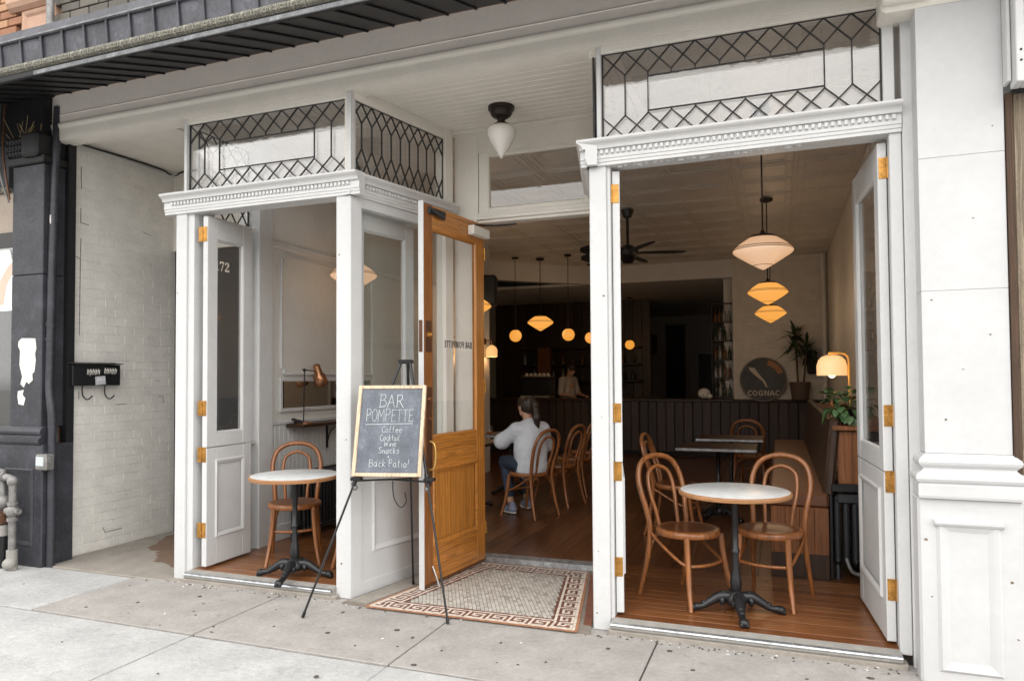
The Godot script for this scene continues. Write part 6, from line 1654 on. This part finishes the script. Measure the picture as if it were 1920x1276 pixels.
func head_geo(c: Vector3, yaw: float, pitch := 0.0) -> Geo:
	# skull, jaw, nose, brow, lips, ears; face along +z before turning
	var caps := [
		[V(0, 0.022, -0.018), V(0, 0.028, 0.012), 0.078, 0.072, V(0.95, 1.1, 1.05)],
		[V(0, -0.012, 0.035), V(0, -0.058, 0.052), 0.052, 0.034], [V(0.022, -0.05, 0.03), V(-0.022, -0.05, 0.03), 0.034, 0.034],
		[V(0, 0.012, 0.085), V(0, -0.014, 0.104), 0.008, 0.011], [V(0.028, 0.028, 0.072), V(-0.028, 0.028, 0.072), 0.014, 0.014],
		[V(0.012, -0.045, 0.084), V(-0.012, -0.045, 0.084), 0.0085, 0.0085], [V(0, -0.070, 0.072), V(0, -0.074, 0.070), 0.014, 0.013],
		[V(0.076, 0.012, -0.004), V(0.080, -0.020, 0.002), 0.013, 0.010, V(0.6, 1, 1)], [V(-0.076, 0.012, -0.004), V(-0.080, -0.020, 0.002), 0.013, 0.010, V(0.6, 1, 1)],
	]
	var g := capsule_body(caps, 0.0055, 0.014)
	return Geo.new().add(g, Transform3D(Basis(Vector3.UP, yaw) * Basis(Vector3.RIGHT, pitch), c))
func build_people() -> void:
	# woman on the bentwood chair, local +z is where her chair faces, feet at y = 0
	var t := thing("person", "seated person in a loose pale blue shirt with a long dark ponytail", "person", V(-0.555, 0.08, -2.88), deg_to_rad(-138))
	var hc := V(0.02, 1.125, 0.03)
	var skin := capsule_body([
		[V(0, 0.56, -0.04), V(0, 0.86, -0.03), 0.115, 0.12], [V(-0.12, 0.905, -0.03), V(0.12, 0.905, -0.03), 0.06, 0.06], [V(0, 0.94, -0.02), hc + V(0, -0.05, -0.02), 0.052, 0.048],
		[V(0.165, 0.895, -0.02), V(0.265, 0.755, 0.13), 0.046, 0.038], [V(0.265, 0.755, 0.13), V(0.155, 0.765, 0.345), 0.037, 0.025],
		[V(-0.165, 0.895, -0.02), V(-0.24, 0.70, 0.10), 0.046, 0.038], [V(-0.24, 0.70, 0.10), V(-0.10, 0.765, 0.32), 0.037, 0.025],
		[V(0.09, 0.54, 0.0), V(0.12, 0.52, 0.38), 0.08, 0.058], [V(0.12, 0.52, 0.38), V(0.15, 0.10, 0.14), 0.052, 0.034], [V(-0.09, 0.54, 0.0), V(-0.11, 0.52, 0.40), 0.08, 0.058], [V(-0.11, 0.52, 0.40), V(-0.11, 0.10, 0.34), 0.052, 0.034]], 0.013, 0.03)
	skin.add(head_geo(hc, 0.28, 0.12))
	skin.add(capsule_body(hand_caps(V(0.155, 0.765, 0.345), V(-0.5, 0.25, 0.8).normalized(), V(0, 1, 0), -1.0), 0.0045, 0.008))
	skin.add(capsule_body(hand_caps(V(-0.10, 0.765, 0.32), V(0.4, 0.05, 0.9).normalized(), V(0, 1, 0), 1.0), 0.0045, 0.008))
	put("body", skin, M.skin, t)
	put("shirt", capsule_body([
		[V(0, 0.53, -0.05), V(0, 0.70, -0.055), 0.165, 0.155, V(1.1, 1, 0.95)], [V(0, 0.70, -0.055), V(0, 0.87, -0.035), 0.155, 0.135, V(1.15, 1, 0.9)], [V(-0.14, 0.905, -0.03), V(0.14, 0.905, -0.03), 0.072, 0.072],
		[V(0, 0.93, -0.02), V(0, 0.965, -0.015), 0.075, 0.062], [V(0.155, 0.89, -0.02), V(0.262, 0.775, 0.11), 0.075, 0.078], [V(0.262, 0.775, 0.11), V(0.245, 0.765, 0.165), 0.078, 0.066],
		[V(-0.155, 0.89, -0.02), V(-0.235, 0.72, 0.08), 0.075, 0.076], [V(-0.235, 0.72, 0.08), V(-0.22, 0.715, 0.13), 0.076, 0.066]], 0.012, 0.04), M.shirt, t)
	put("trousers", capsule_body([[V(-0.07, 0.54, -0.03), V(0.07, 0.54, -0.03), 0.125, 0.125], [V(0.09, 0.54, 0.0), V(0.12, 0.525, 0.38), 0.092, 0.070], [V(0.12, 0.525, 0.38), V(0.145, 0.20, 0.19), 0.066, 0.052], [V(-0.09, 0.54, 0.0), V(-0.11, 0.525, 0.40), 0.092, 0.070], [V(-0.11, 0.525, 0.40), V(-0.11, 0.20, 0.355), 0.066, 0.052]], 0.013, 0.03), M.denim, t)
	var hb := Transform3D(Basis(Vector3.UP, 0.28) * Basis(Vector3.RIGHT, 0.12), hc)
	var hr := Geo.new().add(capsule_body([[V(0, 0.035, -0.025), V(0, 0.048, 0.004), 0.086, 0.078, V(0.97, 1.08, 1.05)], [V(0.0, 0.0, -0.05), V(0.0, 0.045, -0.06), 0.068, 0.066], [V(0, 0.08, -0.085), V(0, 0.085, -0.115), 0.03, 0.028]], 0.007, 0.02), hb)
	hr.add(capsule_body([[hb * V(0, 0.085, -0.12), hb * V(0.0, 0.02, -0.165), 0.030, 0.036], [hb * V(0.0, 0.02, -0.165), hb * V(-0.01, -0.12, -0.16), 0.036, 0.038], [hb * V(-0.01, -0.12, -0.16), hb * V(-0.03, -0.24, -0.13), 0.038, 0.022], [hb * V(-0.03, -0.24, -0.13), hb * V(-0.05, -0.30, -0.115), 0.022, 0.008]], 0.008, 0.02))
	put("hair", hr, M.hair, t)
	put("hair_tie", Geo.new().ball(hb * V(0, 0.088, -0.122), V(0.022, 0.022, 0.018), 9, 6), M.ornament, t)
	for s in [[V(0.15, 0.0, 0.14), 0.25], [V(-0.11, 0.0, 0.34), -0.1]]:
		var xf := Transform3D(Basis(Vector3.UP, s[1]), s[0])
		put("shoe", Geo.new().add(capsule_body([[V(0, 0.05, -0.035), V(0, 0.042, 0.12), 0.042, 0.034, V(1, 0.95, 1)], [V(0, 0.06, -0.03), V(0, 0.10, -0.02), 0.038, 0.036]], 0.008, 0.02), xf), M.shoe, t)
		put("sole", Geo.new().add(Geo.new().lathe([Vector2(0, 0.002), Vector2(1, 0.004), Vector2(1.03, 0.014), Vector2(1, 0.026), Vector2(0, 0.026)], 20, Transform3D(Basis.from_scale(V(0.046, 1, 0.125)), V(0, 0, 0.042))), xf), M.shoe_sole, t)
	# bartender behind the counter
	var b := thing("person", "person in a beige shirt standing behind the bar counter with head bent", "person", V(-2.12, 0.08, -9.75), deg_to_rad(60))
	var h2 := V(0.0, 1.60, 0.10)
	var sk := capsule_body([[V(0, 0.95, 0), V(0, 1.30, 0.01), 0.13, 0.13], [V(-0.13, 1.40, 0.02), V(0.13, 1.40, 0.02), 0.06, 0.06], [V(0, 1.42, 0.02), h2 + V(0, -0.06, -0.03), 0.055, 0.05], [V(0.17, 1.38, 0.02), V(0.24, 1.12, 0.06), 0.048, 0.04], [V(0.24, 1.12, 0.06), V(0.18, 1.08, 0.28), 0.038, 0.027], [V(-0.17, 1.38, 0.02), V(-0.24, 1.12, 0.06), 0.048, 0.04], [V(-0.24, 1.12, 0.06), V(-0.18, 1.08, 0.28), 0.038, 0.027], [V(0.09, 0.92, 0), V(0.10, 0.50, 0.02), 0.085, 0.06], [V(0.10, 0.50, 0.02), V(0.10, 0.06, 0), 0.055, 0.038], [V(-0.09, 0.92, 0), V(-0.10, 0.50, 0.02), 0.085, 0.06], [V(-0.10, 0.50, 0.02), V(-0.10, 0.06, 0), 0.055, 0.038], [V(0.10, 0.04, 0), V(0.10, 0.03, 0.15), 0.04, 0.03], [V(-0.10, 0.04, 0), V(-0.10, 0.03, 0.15), 0.04, 0.03]], 0.015, 0.03)
	sk.add(head_geo(h2, 0.2, 0.45))
	for s in [-1.0, 1.0]: sk.add(capsule_body(hand_caps(V(s * 0.18, 1.08, 0.28), V(-s * 0.1, -0.1, 1).normalized(), V(0, 1, 0), -s), 0.0055, 0.008))
	put("body", sk, M.skin, b)
	put("shirt", capsule_body([[V(0, 0.93, 0), V(0, 1.15, 0), 0.155, 0.15, V(1.12, 1, 0.9)], [V(0, 1.15, 0), V(0, 1.33, 0.01), 0.15, 0.14, V(1.15, 1, 0.88)], [V(-0.15, 1.40, 0.02), V(0.15, 1.40, 0.02), 0.072, 0.072], [V(0.17, 1.38, 0.02), V(0.24, 1.14, 0.05), 0.07, 0.064], [V(-0.17, 1.38, 0.02), V(-0.24, 1.14, 0.05), 0.07, 0.064]], 0.014, 0.04), M.shirt_beige, b)
	put("trousers", capsule_body([[V(-0.07, 0.93, 0), V(0.07, 0.93, 0), 0.12, 0.12], [V(0.09, 0.92, 0), V(0.10, 0.10, 0.01), 0.095, 0.06], [V(-0.09, 0.92, 0), V(-0.10, 0.10, 0.01), 0.095, 0.06]], 0.018, 0.03), M.denim, b)
	put("hair", Geo.new().add(capsule_body([[V(0, 0.035, -0.025), V(0, 0.05, 0.01), 0.088, 0.080, V(0.97, 1.08, 1.05)], [V(0, 0.09, -0.04), V(0, 0.11, -0.04), 0.05, 0.045]], 0.008, 0.02), Transform3D(Basis(Vector3.UP, 0.2) * Basis(Vector3.RIGHT, 0.45), h2)), M.hair, b)
func _ready() -> void:
	rng.seed = 4711
	# --- camera (taken at eye height on the pavement; lens shifted up a little)
	var cam := Camera3D.new()
	cam.name = "camera"
	cam.projection = Camera3D.PROJECTION_FRUSTUM
	cam.near = 0.05
	cam.far = 400.0
	cam.size = cam.near * 1276.0 / 1332.43
	cam.frustum_offset = Vector2(0, cam.near * 32.48 / 1332.43)
	cam.position = V(1.95, 1.52, 4.24)
	cam.rotation = V(0.0288105, 0.360923, -0.0066673)
	add_child(cam)
	cam.current = true
	# --- overcast sky
	var env := Environment.new()
	env.background_mode = Environment.BG_SKY
	var sm := ProceduralSkyMaterial.new()
	sm.sky_top_color = Color(0.86, 0.89, 0.93)
	sm.sky_horizon_color = Color(0.90, 0.915, 0.93)
	sm.sky_curve = 0.2
	sm.ground_bottom_color = Color(0.35, 0.34, 0.33)
	sm.ground_horizon_color = Color(0.55, 0.55, 0.55)
	sm.sun_angle_max = 1.0
	var sky := Sky.new()
	sky.sky_material = sm
	env.sky = sky
	env.background_energy_multiplier = 1.3
	env.tonemap_mode = Environment.TONE_MAPPER_LINEAR
	env.tonemap_exposure = 3.1
	env.sdfgi_enabled = true; env.ssao_enabled = true; env.ssil_enabled = true
	var we := WorldEnvironment.new()
	we.name = "world_environment"
	we.environment = env
	add_child(we)
	var sun := DirectionalLight3D.new()
	sun.name = "sun"
	sun.light_energy = 0.5
	sun.light_angular_distance = 130.0
	sun.light_color = Color(1.0, 0.995, 0.985)
	sun.shadow_enabled = true
	sun.rotation = V(deg_to_rad(-34), deg_to_rad(26), 0)
	add_child(sun)
	make_textures()
	make_materials()
	build_ground()
	var cafe := build_cafe()
	build_entry_door(cafe)
	build_interior(cafe)
	build_mosaic()
	chairs_and_tables()
	build_easel()
	build_board()
	build_lamps()
	build_inside()
	build_outside()
	build_people()
